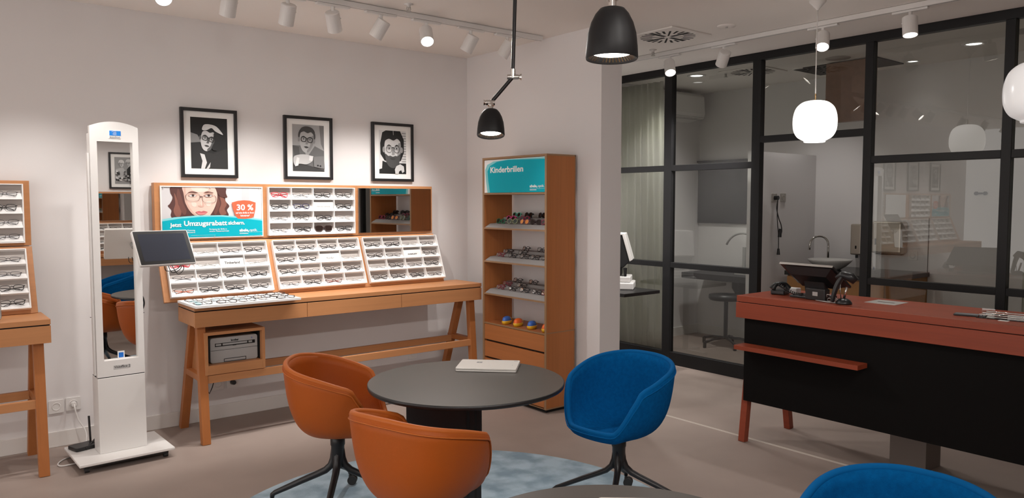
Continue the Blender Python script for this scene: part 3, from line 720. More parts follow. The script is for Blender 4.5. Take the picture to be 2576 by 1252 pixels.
# ------------------------------------------------------------ display benches along the walls
def bench(B, x0, x1, px0, px1, tag_, where, drawers=True, shelfx=None):
    """B = local frame (x right, y=0 at the wall, -y into the room); x0..x1 desk, px0..px1 back panels"""
    def at(M): return B @ M
    t = thing('display_bench', 'beech bench on A-shaped legs, '+tag_, 'display bench'); t.matrix_world = B
    Y = -.575          # front face
    MB().box(x0, x1, Y, -.22, .862, .892).build('worktop', M_wood, t, bevel=.002)
    MB().box(x0+.004, x1-.004, Y+.008, -.22, .855, .862).build('shadow_gap', M_slot, t)
    if drawers:
        w3 = (x1-x0)/3
        MB().box(x0, x1, Y+.02, -.22, .762, .855).build('apron', M_wood, t, bevel=.001)
        for k in range(3): MB().box(x0+k*w3+(.0015 if k else 0), x0+(k+1)*w3-(.0015 if k < 2 else 0), Y, Y+.0195, .758, .855).build('drawer', M_wood, t, bevel=.001)
    MB().box(px0, px1, -.085, -.02, 1.285, 1.675).build('upper_panel', M_wood, t, bevel=.002)
    tau = 22.8; ca, sa = math.cos(R(tau)), math.sin(R(tau))
    lp = MB().box(px0, px1, 0, .42, -.022, 0); a = Matrix.Translation((0, -.262, .894)) @ Euler((R(90-tau), 0, 0)).to_matrix().to_4x4()
    lp.xf(a).build('slanted_panel', M_wood, t, bevel=.002)
    for s_, xx in ((0, x0+.03), (1, x1-.03-.052)):
        xm = xx+.026
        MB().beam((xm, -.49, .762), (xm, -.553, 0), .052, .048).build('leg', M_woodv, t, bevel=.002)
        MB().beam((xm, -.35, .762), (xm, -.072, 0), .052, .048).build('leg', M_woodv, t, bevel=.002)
        MB().box(xm-.025, xm+.025, -.51, -.2, .405, .445).build('crossbar', M_woodv, t, bevel=.002)
    MB().box(x0+.08, x1-.08, -.535, -.51, .385, .435).build('stretcher', M_wood, t, bevel=.002)
    MB().box(x0+.08, x1-.08, -.26, -.235, .385, .435).build('stretcher', M_wood, t, bevel=.002)
    return a, t
I4 = Matrix.Identity(4)
B1 = Matrix.Translation((0, YW, 0))
slant, BENCH = bench(B1, 1.428, 3.665, 1.333, 3.512, 'below the three portraits', 'main')
B0 = Matrix.Translation((0, YW, 0))
bench(B0, -2.60, .652, -2.56, .632, 'cut off by the left edge of the photo', 'left')
up = lambda B, x, z: B @ Matrix.Translation((x, -.085, z)) @ Euler((R(90), 0, 0)).to_matrix().to_4x4()
lo = lambda B, x: B @ slant @ Matrix.Translation((x, .022, .001))
TW, TH = .688, .352
G1 = 'spectacles in the display trays of the picture wall bench'
tray_4x4(up(B1, 2.094, 1.303), TW, TH, [['r','t','k','b'],['k','n','L:e|EMPORIO ARMANI','k'],['t','ro','k','w'],['t','k','s','k']],
         'white sixteen-slot spectacle tray hanging between the poster and the mirror', 'tray right of the poster', G1)
tray_4x4(lo(B1, 1.372), TW, .372, [['-','w','t','b'],['r','w','L:T|Timberland','w'],['g','b','b','k'],['o','k','k','b']],
         'white sixteen-slot spectacle tray below the woman poster, partly behind the kiosk screen', 'tray below the poster', G1)
tray_4x4(lo(B1, 2.103), TW, .372, [['b','b','b','b'],['b','b','L:R|Ray-Ban','w'],['b','t','b','b'],['t','b','m','w']],
         'white sixteen-slot spectacle tray on the slanted panel, middle of the three', 'middle slanted tray', G1)
tray_4x4(lo(B1, 2.825), TW, .372, [['b','k','w','t'],['b','t','L:O|OAKLEY','ro'],['w','b','t','b'],['b','b','k','t']],
         'white sixteen-slot spectacle tray below the wall mirror panel', 'tray below the mirror', G1)
# left bench: only its right-hand column is in view
G0 = 'spectacles at the left edge of the photo'
tray_4x4(up(B0, .597-TW, 1.303), TW, TH, [['-','-','-','t'],['-','-','-','b'],['-','-','-','t'],['-','-','-','t']],
         'white spectacle tray at the left edge, on the upper panel', 'upper tray at the left edge', G0)
tray_4x4(lo(B0, .597-TW), TW, .372, [['-','-','-','t'],['-','-','-','t'],['-','-','-','b'],['-','-','-','b']],
         'white spectacle tray at the left edge, on the slanted panel', 'slanted tray at the left edge', G0)

tray_4x4(lo(B0, -.14-TW), TW, .372, [['-']*4]*4, 'empty white tray on the left bench, seen only as a reflection, nearest the kiosk', 'x', G0)
tray_4x4(lo(B0, -.92-TW), TW, .372, [['-']*4]*4, 'empty white tray on the left bench, seen only as a reflection, in the middle', 'x', G0)
tray_4x4(lo(B0, -1.70-TW), TW, .372, [['-']*4]*4, 'empty white tray on the left bench, seen only as a reflection, farthest left', 'x', G0)
tray_4x4(up(B0, -1.0-TW, 1.303), TW, TH, [['-']*4]*4, 'empty white tray on the upper panel of the left bench, seen reflected', 'x', G0)

# wall mirror panel on the bench
def panel_mirror(M, label):
    t = thing('panel_mirror', label, 'mirror'); t.matrix_world = M
    MB().box(0, .672, 0, .352, .0, .008).build('backing', M_steel, t); MB().box(.002, .670, .002, .350, .0081, .012).build('mirror_glass', M_dmirror, t)
panel_mirror(up(B1, 2.824, 1.303), 'rectangular mirror on the beech upper panel, reflecting the tall shelf')

panel_mirror(up(B0, -.85, 1.303), 'rectangular mirror on the left bench, seen only as a reflection in the partition glass')
# woman poster
def pc(x, y): return ((x-97)/888.0, 1-(y-97)/438.0)
def PP(*a): return [pc(*p) for p in a]
sk, sk2 = mat('skin_print', (.72,.50,.42), .6), mat('skin_shade_print', (.60,.38,.31), .6)
hr, hr2 = mat('hair_print', (.085,.03,.025), .6), mat('hair_light_print', (.22,.085,.06), .6)
L = [(mat('pale_print', (.60,.58,.59), .6), full), (mat('pale_print2', (.68,.66,.67), .6), PP((640,97),(985,97),(985,540),(640,540))), (mat('pale_print3', (.62,.60,.62), .6), PP((800,97),(870,97),(870,540),(800,540)))]
def wob(pts, n=5):
    P_ = [Vector((p[0], p[1], 0)) for p in pts]; out = []; k = len(P_)
    for i in range(k):
        a_, b_, c_, d_ = P_[i-1], P_[i], P_[(i+1) % k], P_[(i+2) % k]
        for q in range(n):
            u_ = q/n; v = .5*((2*b_)+(c_-a_)*u_+(2*a_-5*b_+4*c_-d_)*u_*u_+(3*b_-a_-3*c_+d_)*u_**3); out.append((v.x, v.y))
    return [pc(*p) for p in out]
hr3 = mat('hair_mid_print', (.14,.052,.040), .6); sk3 = mat('skin_light_print', (.80,.60,.52), .6)
L += [(hr, wob([(195,90),(172,140),(190,190),(168,240),(150,262),(178,300),(172,345),(205,378),(330,392),(560,392),(640,380),(676,345),(662,300),(684,262),(650,215),(652,150),(640,90),(420,80)])),
      (hr2, wob([(205,150),(228,200),(240,250),(262,300),(250,350),(215,350),(196,300),(212,240)])), (hr3, wob([(240,110),(262,170),(280,240),(305,300),(290,340),(262,310),(240,240),(225,170)])),
      (hr2, wob([(600,170),(640,200),(660,250),(640,290),(655,330),(610,345),(590,300),(610,240)])), (hr3, wob([(580,190),(600,240),(580,300),(560,340),(545,320),(565,260)])),
      (sk, wob([(282,85),(420,80),(562,85),(576,150),(574,205),(556,265),(528,318),(495,358),(450,372),(398,360),(350,325),(314,275),(294,215),(283,150)])),
      (sk2, wob([(283,100),(300,100),(304,190),(322,250),(360,312),(402,352),(380,350),(335,305),(305,255),(290,205)])), (sk3, wob([(350,100),(450,100),(500,120),(450,140),(380,135)])),
      (sk3, wob([(350,225),(390,235),(385,270),(355,262)])), (sk3, wob([(478,225),(520,222),(512,258),(482,262)])),
      (hr, wob([(556,85),(645,90),(655,150),(664,185),(610,182),(580,150),(566,115)])),
      (sk2, wob([(428,170),(436,168),(444,215),(458,258),(440,272),(412,268),(404,256),(426,250),(432,215)])), (sk3, wob([(430,200),(436,200),(440,250),(430,256)])),
      (mat('lip_dark_print', (.50,.12,.13), .5), wob([(380,318),(412,306),(432,311),(452,305),(488,317),(452,324),(415,325)])), (mat('lip_print', (.66,.22,.22), .5), wob([(390,321),(432,324),(478,320),(455,336),(432,340),(408,337)]))]
for ex, dx in ((360, -1), (497, 1)):
    L += [(sk2, [pc(*p) for p in ell(ex, 166, 38, 17)]), (grey(.88), wob([(ex-30,174),(ex-12,162),(ex+12,162),(ex+30,172),(ex+10,180),(ex-12,180)])), (mat('iris_print', (.10,.06,.045), .5), [pc(*p) for p in ell(ex+2, 170, 12, 10, 0, 16)]), (grey(.03), [pc(*p) for p in ell(ex+2, 170, 5, 5, 0, 10)]),
          (hr, wob([(ex-32,172),(ex-12,159),(ex+12,159),(ex+32,171),(ex+12,163),(ex-12,163)])), (hr3, wob([(ex-44,146),(ex-10,133),(ex+34,140),(ex+42,147),(ex,142),(ex-20,143)]))]
for ex, s_ in ((360, 1), (503, -1)):
    L += ringpolys(mat('spectacle_print', (.05,.03,.035), .5), [pc(ex+p[0]*2400, 192-p[1]*1500+s_*(-8)) for p in rim_pts('soft', .052, .050)], .05)
L += [(mat('spectacle_print', (.05,.03,.035), .5), PP((418,178),(442,176),(442,182),(418,184))),
      (M_teal2, PP((97,375),(200,358),(400,345),(620,345),(800,362),(985,385),(985,402),(97,402))), (M_teal, PP((97,392),(230,372),(420,358),(600,357),(800,374),(985,400),(985,540),(97,540))),
      (M_badge, PP((702,232),(760,216),(815,211),(870,215),(925,232),(922,290),(905,360),(885,374),(820,381),(757,377),(735,355),(712,290)))]
t = POSTER = thing('advert_poster', 'poster of a woman in glasses with a teal band, left on the upper panel', 'poster'); t.matrix_world = up(B1, 1.367, 1.299)
PW, PH = .692, .356
f = MB(); f.box(0, PW, 0, .008, 0, .014).box(0, PW, PH-.008, PH, 0, .014).box(0, .008, .008, PH-.008, 0, .014).box(PW-.008, PW, .008, PH-.008, 0, .014).build('frame', M_white, t)
MB().box(.008, PW-.008, .008, PH-.008, 0, .006).build('backing', M_white, t)
iw, ih = PW-.016, PH-.016
a = art_flat('print', L, iw, ih, t, .0062); a.location = (.008, .008, 0)
def ptxt(s, cx, cy, size, m, align='LEFT', bold=.0, width=None, sh=False):
    x, y = pc(cx, cy); z = .0185
    text('lettering', s, size, m, t, (.008+x*iw, .008+y*ih, z), align=align, bold=bold, width=width, ext=.0002)
ptxt('Jetzt', 163, 441, .036, M_wtext, bold=.0010, width=.074)
ptxt('Umzugsrabatt', 275, 434, .047, M_wtext, bold=.0012, width=.288)
ptxt('sichern.', 665, 430, .036, M_wtext, bold=.0010, width=.116)
ptxt('30 %', 822, 300, .056, M_wtext, 'CENTER', .0015, .118)
ptxt('auf eine Brille in Ihrer', 822, 332, .017, M_wtext, 'CENTER', .0004, .130); ptxt('Sehstärke*', 822, 358, .017, M_wtext, 'CENTER', .0004, .066)
ptxt('abele,', 768, 494, .026, M_wtext, bold=.0011, width=.068); ptxt('optik.', 860, 494, .026, M_wtext, width=.056)
ptxt('Fertigung der Brille in', 495, 474, .014, M_wtext, width=.118); ptxt('unserer Meisterwerkstatt', 495, 492, .014, M_wtext, width=.134)
ptxt('unsere Fassung', 240, 480, .014, M_wtext, width=.098); ptxt('und Gläsern', 240, 498, .014, M_wtext, width=.098)
u = MB()
for x0_, x1_, y_, th_ in ((768,985,502,.0008), (768,850,512,.0035), (335,550,520,.0006)):
    a_, b_ = pc(x0_, y_), pc(x1_, y_); MB().box(.008+a_[0]*iw, .008+b_[0]*iw, .008+a_[1]*ih-th_, .008+a_[1]*ih, .0180, .0183).build('underline', M_wtext, t)
s = MB()
for sx, sy in ((.03,.965),(.47,.965),(.965,.965),(.965,.03),(.5,.03)): s.cyl((sx*PW, sy*PH, .006), (sx*PW, sy*PH, .0185), .0028, n=10)
s.build('pin', M_gplast, t)

c = copy_tree(POSTER); c['label'] = 'second poster of a woman with teal band, seen reflected in the partition glass'; c.matrix_world = up(B0, -1.80-PW, 1.299)
for x_, pl_, lb in ((-.46, p3, 'nearest the kiosk'), (-1.28, p2, 'in the middle'), (-2.1, p1, 'farthest left')):
    portrait(on_wall(x_-.194, 1.715), .387, .475, pl_, 'black framed portrait seen only reflected in the partition glass, '+lb)
# loose flat tray with jumbled spectacles on the bench
t = thing('flat_tray', 'flat white tray of loose spectacles lying on the left end of the bench', 'tray', (1.745, 5.01, .893), (0, 0, R(.8)))
MB().box(-.342, .342, -.185, .185, 0, .012).build('tray_base', M_tray, t, bevel=.002)
MB().box(-.342, .342, -.185, -.181, .012, .015).box(-.342, .342, .181, .185, .012, .015).box(-.342, -.338, -.181, .181, .012, .015).box(.338, .342, -.181, .181, .012, .015).build('tray_rim', M_tray, t)
cols = ['nearest the left end', 'second from the left', 'third from the left', 'fourth from the left', 'at the right end']
for j in range(5):
    for i in range(3):
        k = ['t','ro','t','w','b'][(j*2+i*3) % 5] if i else ['ro','b','ro','t','b'][j]
        x = 1.745-.27+j*.135+random.uniform(-.012, .012); y = 5.01-.115+i*.105+random.uniform(-.012, .012)
        M = Matrix.Translation((x, y, .893+.0245)) @ Matrix.Rotation(R(random.uniform(-14, 14)), 4, 'Z') @ Matrix.Rotation(R(20), 4, 'X')
        glasses(k, M, ', loose on the flat tray, %s, %s row' % (cols[j], ['front', 'middle', 'back'][i]), 'loose spectacles on the flat tray')

# printer in its cubby under the bench
x0, x1, y0, y1, z0, z1 = 1.495, 1.885, 4.955, 5.30, .44, .715
m = MB().box(x0, x0+.02, y0, y1, z0, z1).box(x1-.02, x1, y0, y1, z0, z1).box(x0+.02, x1-.02, y0, y1, z1-.02, z1).box(x0+.02, x1-.02, y0+.02, y1, z0+.045, z0+.06).box(x0+.02, x1-.02, y0, y0+.02, z0, z0+.06)
m.xf(Matrix.Translation((0, -YW, 0))); cubby = m.build('printer_cubby', M_wood, BENCH, bevel=.001)
m = MB().box(x0+.02, x1-.02, y1-.01, y1, z0+.06, z1-.02).box(x0+.02, x0+.024, y0+.02, y1-.01, z0+.06, z1-.02).box(x1-.024, x1-.02, y0+.04, y1-.01, z0+.06, z1-.02)
m.xf(Matrix.Translation((0, -YW, 0))).build('dark_lining', M_slot, cubby)
t = thing('printer', 'grey laser printer inside the beech box under the bench', 'printer', (1.70, 5.01, z0+.0605))
MB().prism(rrect(-.155, .155, 0, .165, .016), 0, .24).xf(Matrix.Rotation(R(90), 4, 'X') @ Matrix.Translation((0, 0, -.24))).build('body', M_gplast, t, bevel=.004)
m = MB().box(-.125, .135, -.003, .0, .108, .113).box(-.125, .135, -.003, 0, .126, .129).box(-.125, -.121, -.003, 0, .108, .129).box(.131, .135, -.003, 0, .108, .129)
m.box(-.085, -.078, -.004, 0, .111, .127).box(.085, .092, -.004, 0, .113, .129).box(-.012, .012, -.004, 0, .106, .113).box(.118, .135, -.004, 0, .112, .129); m.build('paper_slot', M_slot, t)
MB().box(-.154, .154, -.002, 0, .083, .0845).box(-.07, .075, -.002, 0, .004, .007).box(-.07, -.067, -.002, 0, .004, .024).box(-.067, .075, -.002, 0, .022, .025).box(.072, .075, -.002, 0, .004, .024).build('seam', M_slot, t)
text('lettering', 'brother', .018, M_ink, t, (-.022, -.0015, .136), (R(90), 0, 0), bold=.0006, width=.05)
MB().cyl((.115, 0, .145), (.115, -.003, .145), .004, n=12).build('button', mat('blue_led', (.15,.17,.5), .4), t)

# sockets
def socket(M, label, plug=None, sp=None):
    t = thing('wall_socket', label, 'socket'); t.matrix_world = M
    mp = sp or M_white
    MB().prism(rrect(-.042, .042, -.042, .042, .005), 0, .009).build('cover_plate', mp, t, bevel=.0015)
    m = MB().lathe([(.001, .004), (.019, .004), (.0195, .0105), (.025, .0105), (.026, .009)], n=24); m.build('well', mp, t)
    if plug is None: MB().cyl((-.009, 0, .004), (-.009, 0, .005), .0028, n=8).cyl((.009, 0, .004), (.009, 0, .005), .0028, n=8).build('contact_hole', M_slot, t)
    return t
socket(on_wall(.74, .257), 'white wall socket half hidden behind the left bench leg')
socket(on_wall(.835, .261), 'white wall socket with a white plug in it, left of the kiosk', 1)
socket(on_wall(1.74, .25), 'white wall socket below the printer box, left of the dark plugged one')
socket(on_wall(1.845, .25), 'white wall socket with a black round plug below the printer box', 1)
socket(on_wall(3.36, .26), 'white wall socket on the wall behind the right bench legs')
t = thing('plug', 'black round plug in the socket below the printer box', 'plug'); t.matrix_world = on_wall(1.845, .25) @ Matrix.Translation((0, 0, .0112))
MB().cyl((0, 0, 0), (0, 0, .03), .018, .015).build('plug_body', M_bplast, t)
m = MB().tube([(1.715, 5.40, .50), (1.70, 5.41, .33), (1.675, 5.41, .25), (1.655, 5.41, .21), (1.635, 5.41, .25), (1.635, 5.40, .33), (1.65, 5.38, .50)], .0035, 8)
tag(m.build('printer_cable', M_bplast), 'black cable loop hanging below the printer box', 'cable')
t = thing('power_cable', 'white power cable running from the left wall socket to the kiosk base', 'cable', (.835, 5.49, .261))
MB().cyl((0, -.0015, 0), (0, -.03, 0), .017, .014).build('plug', M_white, t)
pts = [(.835, 5.462, .261), (.835, 5.44, .24), (.85, 5.43, .17), (.885, 5.40, .09), (.87, 5.34, .03), (.80, 5.24, .006), (.72, 5.17, .006), (.685, 5.10, .006), (.70, 5.05, .006), (.79, 5.05, .008), (.86, 5.07, .008)]
MB().tube([p-Vector((.835, 5.49, .261)) for p in smooth(pts)], .0042, 8).build('cord', M_white, t)

# chrome stand mirror slice at the left edge
t = thing('stand_mirror', 'chrome-edged table mirror just entering at the left edge', 'mirror', (.335, 4.965, .8925), (0, 0, R(8)))
MB().prism(rrect(-.10, .095, 0, .26, .03), -.006, .006).xf(Matrix.Rotation(R(84), 4, 'X')).build('mirror_frame', M_chrome, t, bevel=.002)
MB().box(-.07, .07, -.05, .05, 0, .008).build('base', M_chrome, t, bevel=.002)

# ------------------------------------------------------------ measuring kiosk with mirror
t = thing('measuring_kiosk', 'tall white measuring column with an arched top and narrow mirror', 'kiosk', (1.016, 5.03, 0), (0, 0, R(1.6)))
MB().box(-.272, .243, -.215, .215, .045, .062).build('base_plate', M_white, t, bevel=.004)
MB().box(-.242, .213, -.185, .185, .028, .045).build('base_skirt', M_bplast, t)
for sx in (-.228, .2):
    for sy in (-.17, .17): MB().cyl((sx-.012, sy, .0145), (sx+.012, sy, .0145), .014, n=14).box(sx-.014, sx+.014, sy-.008, sy+.008, .018, .03).build('caster', M_rubber, t)
MB().box(-.137, .122, -.078, .06, .062, .512).build('lower_column', M_white, t, bevel=.003)
MB().box(-.134, .119, -.074, .06, .512, .517).build('seam', M_slot, t)
m = MB(); W0, W1 = -.137, .122; top = []
for k in range(21):
    u_ = k/20; x = W0+(W1-W0)*u_; top.append((x, 1.985+.03*(1-(2*u_-1)**2)))
mx0, mx1, mz0, mz1 = -.100, .090, .612, 1.898
outl = [(W0, .517), (W1, .517)]
fy, by = -.078, -.045
# front board as a ring of prisms around the mirror opening
def slab(pts): 
    m.add([(p[0], fy, p[1]) for p in pts]+[(p[0], by, p[1]) for p in pts], [tuple(range(len(pts))), tuple(range(2*len(pts)-1, len(pts)-1, -1))]+[(i, i+len(pts), (i+1) % len(pts)+len(pts), (i+1) % len(pts)) for i in range(len(pts))])
slab([(W0, .517), (W1, .517), (W1, mz0), (W0, mz0)]); slab([(W0, mz0), (mx0, mz0), (mx0, mz1), (W0, mz1)]); slab([(mx1, mz0), (W1, mz0), (W1, mz1), (mx1, mz1)])
slab([(W0, mz1), (W1, mz1)] + top[::-1])
m.build('front_board', M_white, t)
m = MB().box(-.125, .110, by, .06, .517, 1.95); m.build('housing', M_white, t, bevel=.004)
m = MB().box(W0-.012, W0-.002, -.06, -.03, .53, 1.83); m.build('side_rail', M_wplast, t)
MB().box(mx0, mx1, by-.004, by-.001, mz0, mz1).build('mirror_glass', M_mirror, t)
s = MB().box(-.02, .018, by-.0052, by-.0045, mz0+.001, mz0+.046); s.build('sticker_border', M_paper, t)
MB().box(-.014, .012, by-.0058, by-.0053, mz0+.007, mz0+.037).build('sticker', mat('blue_print', (.01,.16,.62), .5), t)
MB().prism(rrect(-.052, .043, .556, .580, .004), -.004, 0).xf(Matrix.Translation((0, fy-.0005, 0)) @ Matrix.Rotation(R(90), 4, 'X')).build('name_plate', mat('bright_plate', (.85,.84,.82), .3, metal=.5), t)
text('lettering', 'Visioffice 2', .022, M_ink, t, (-.048, fy-.0008+.0, .563), (R(90), 0, 0), width=.088)
MB().box(-.037, .027, fy-.003, fy, 1.918, 1.962).build('logo_plate', M_paper, t)
MB().box(-.033, .027, fy-.0042, fy-.003, 1.934, 1.962).build('logo_field', mat('logo_blue', (.01,.22,.70), .5), t)
m = MB()
for rr_, a0, a1, cx_, th_ in ((.004, 0, 360, -.003, .0012), (.0085, 30, 330, -.003, .0011), (.016, 60, 150, -.006, .0012), (.016, 200, 290, 0, .0012)):
    pts = [(cx_+rr_*math.cos(R(a0+(a1-a0)*k/16))*1.1, fy-.0046, 1.948+rr_*.72*math.sin(R(a0+(a1-a0)*k/16))) for k in range(17)]; m.tube(pts, th_*.6, 5)
m.build('logo_swirl', M_wtext, t)
text('lettering', 'essilor', .014, M_greytext, t, (-.033, fy-.0035, 1.9215), (R(90), 0, 0), bold=.0003, width=.058)
# handle at the right
MB().tube(smooth([(.122, -.02, .99), (.136, -.025, .965), (.142, -.025, .93), (.134, -.025, .90), (.122, -.02, .885)]), .005, 8).build('handle', M_black, t)
for px_ in (-.152, .124): MB().box(px_, px_+.022, -.01, -.006, .868, .871).build('pin', M_black, t)
# arm plate and touch screen
MB().tube([(.115, .0, 1.30), (.15, -.05, 1.29), (.15, -.20, 1.27)], .012, 10).build('arm', M_gplast, t)
Sx = Matrix.Translation((1.180-1.016, 4.640-5.03, 1.288)) @ Euler((0, 0, R(8))).to_matrix().to_4x4() @ Euler((R(59), 0, 0)).to_matrix().to_4x4()
sc = MB().prism(rrect(-.160, .160, -.112, .112, .008), -.020, 0).xf(Sx).build('screen_housing', M_white, t, bevel=.003)
MB().prism(rrect(-.154, .154, -.106, .106, .004), .0, .0012).xf(Sx).build('bezel', M_bplast, sc); MB().box(-.132, .132, -.086, .088, .0012, .0016).xf(Sx).build('display', M_screen, sc)
MB().cyl((0, 0, -.020), (-.0, .03, -.10), .016).xf(Sx).build('screen_mount', M_gplast, sc)
cb = MB()
for k in range(3): cb.tube([Sx @ p for p in smooth([(-.02+.02*k, -.10, -.02), (-.01+.03*k, -.135-.012*k, -.035), (.05+.02*k, -.13, -.03), (.08, -.10, -.02)])], .0022, 6)
cb.box(-.03, -.005, -.13, -.108, -.03, -.012); [None]
cb.build('screen_cables', M_bplast, sc)
# router
t = thing('router', 'small black router with antennas on the kiosk base plate', 'router', (.845, 5.15, .0625), (0, 0, R(16)))
MB().prism(rrect(-.085, .05, -.055, .055, .01), 0, .022).build('body', M_bplast, t, bevel=.004)
MB().beam((.045, .045, .02), (.052, .07, .17), .008, .012).build('antenna', M_bplast, t)
MB().beam((.06, .02, .03), (-.03, -.06, .012), .008, .01).build('antenna', M_bplast, t)
# ------------------------------------------------------------ tall shelf with children's spectacles
tx0, tx1, ty0, ty1, tz = 3.63, 3.915, 4.095, 4.862, 1.892
t = thing('tall_shelf', 'tall narrow beech shelf unit with four drawers in the room corner', 'shelf', (3.77, 4.478, 0))
o = Vector((3.77, 4.478, 0))
def B_(m, *a): return m.box(a[0]-o.x, a[1]-o.x, a[2]-o.y, a[3]-o.y, a[4], a[5])
e = .02
for ya in (ty0, ty1-e):
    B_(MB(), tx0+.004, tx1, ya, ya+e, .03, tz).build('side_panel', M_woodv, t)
    B_(MB(), tx0, tx0+.0039, ya, ya+e, .03, tz).build('edge_strip', M_edge, t)
m = MB(); B_(m, tx0+.004, tx1, ty0-.0015, ty0-.0001, tz-.012, tz-.001); B_(m, tx0+.004, tx1, ty0-.0015, ty0-.0001, .03, .04); B_(m, tx1-.008, tx1, ty0-.0015, ty0-.0001, .03, tz-.001); B_(m, tx0+.004, tx1, ty0-.0015, ty0-.0001, .590, .597)
m.build('side_edging', M_edge, t)
B_(MB(), tx0, tx1, ty0+e, ty1-e, tz-.016, tz).build('top_panel', M_edge, t)
B_(MB(), tx0+.03, tx1-.02, ty0+.03, ty1-.03, 0, .03).build('plinth', M_slot, t)
for z in (1.345, 1.083, .825, .592):
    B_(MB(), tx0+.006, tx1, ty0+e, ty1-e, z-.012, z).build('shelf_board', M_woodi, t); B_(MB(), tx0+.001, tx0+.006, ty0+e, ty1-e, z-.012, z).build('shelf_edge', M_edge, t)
B_(MB(), tx0, tx1, ty0+e, ty1-e, 1.603, 1.617).build('sign_shelf', M_edge, t)
B_(MB(), tx0+.004, tx1, ty0+e, ty1-e, .03, .036).build('bottom_board', M_edge, t)
for k in range(4):
    z1 = .577-k*.137
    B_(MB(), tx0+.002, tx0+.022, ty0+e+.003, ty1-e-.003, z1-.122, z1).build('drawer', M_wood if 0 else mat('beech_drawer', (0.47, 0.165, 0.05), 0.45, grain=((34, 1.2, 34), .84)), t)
B_(MB(), tx0+.024, tx0+.03, ty0+e, ty1-e, .036, .58).build('drawer_recess', M_slot, t)
# sign
sg = thing('shelf_sign', 'teal header sign with white lettering at the top of the tall shelf', 'sign', (tx0+.004, ty1-e-.002, 1.6185), (R(90), 0, R(-90)))
sw, sh = ty1-ty0-2*e-.004, .254
MB().box(0, sw, 0, sh, -.006, 0).build('panel', M_wtext, sg)
Lr = [(M_teal2, [(.055,0),(.03,.35),(.015,.70),(.05,.86),(.16,.95),(.40,.985),(1,.985),(1,0)]), (M_teal, [(.10,0),(.07,.35),(.055,.66),(.10,.82),(.22,.93),(.42,.975),(.7,.955),(1,.935),(1,0)])]
art_flat('print', Lr, sw, sh, sg, .0004)
text('lettering', 'Kinderbrillen', .062, M_wtext, sg, (.075, .155, .0014), bold=.0014, width=.40)
text('lettering', 'abele,', .026, M_wtext, sg, (.555, .036, .0014), bold=.0010, width=.085); text('lettering', 'optik.', .026, M_wtext, sg, (.645, .036, .0014), width=.07)
MB().box(.555, sw, .026, .0268, .0012, .0014).build('underline', M_wtext, sg); MB().box(.555, .63, .014, .019, .0012, .0014).build('underline', M_wtext, sg)
# stepped grey display trays and their spectacles
M_felt = mat('grey_felt', (0.30, 0.29, 0.285), 0.85)
def stepped(z, rows, nm):
    t = thing('stepped_display', 'grey stepped spectacle display on the '+nm+' shelf board', 'display', (3.77, 4.478, z))
    xs = [tx0+.004-o.x, .0]
    m = MB(); yA, yB = ty0+e+.003-o.y, ty1-e-.012-o.y
    prof = [(tx0+.004-o.x, .0), (tx0+.004-o.x, .004), (tx0+.052-o.x, .030), (tx0+.115-o.x, .034), (tx0+.120-o.x, .052), (tx0+.185-o.x, .056), (tx0+.190-o.x, .078), (tx0+.255-o.x, .082), (tx0+.255-o.x, 0)]
    vs = [(p[0], yA, p[1]) for p in prof]+[(p[0], yB-(.0), p[1]) for p in prof]; n = len(prof)
    m.add(vs, [tuple(range(n)), tuple(range(2*n-1, n-1, -1))]+[(i, i+n, (i+1) % n+n, (i+1) % n) for i in range(n)])
    m.build('display_body', M_felt, t)
    xs = (tx0+.075, tx0+.143, tx0+.213); zs = (.031, .053, .079)
    for r, row in enumerate(rows):
        for (yy, k) in row:
            h = STY[k][5].get('h', .034)
            M = Matrix.Translation((xs[r], ty1-e-yy*(ty1-ty0-2*e), z+zs[r]+h/2+.004)) @ Euler((R(90), 0, R(-90+random.uniform(-14, 8)))).to_matrix().to_4x4() @ Matrix.Rotation(R(-18), 4, 'X')
            glasses(k, M, ', %s in the %s row, %s shelf of the tall unit' % (['first','second','third','fourth','fifth','sixth'][row.index((yy, k))], ['front','middle','rear'][r], nm),
                    "children's spectacles on the tall shelf")
stepped(1.345, [[(.16,'kg'),(.36,'ko'),(.56,'ka'),(.74,'kb'),(.90,'kr')], [(.22,'kp'),(.45,'kr'),(.86,'kk')], [(.20,'kt'),(.40,'kk'),(.62,'kk'),(.86,'kk')]], 'top')
stepped(1.083, [[(.16,'cr'),(.36,'cb'),(.56,'cb'),(.73,'cb'),(.90,'cb')], [(.18,'cb'),(.42,'cb'),(.88,'cr')], [(.36,'cb'),(.62,'cb')]], 'second')
stepped(.825, [[(.16,'cr'),(.36,'cb'),(.56,'cb'),(.76,'cb'),(.90,'cr')], [(.15,'cr'),(.40,'cb'),(.88,'cb')], [(.22,'cb'),(.48,'cb'),(.74,'cb')]], 'third')
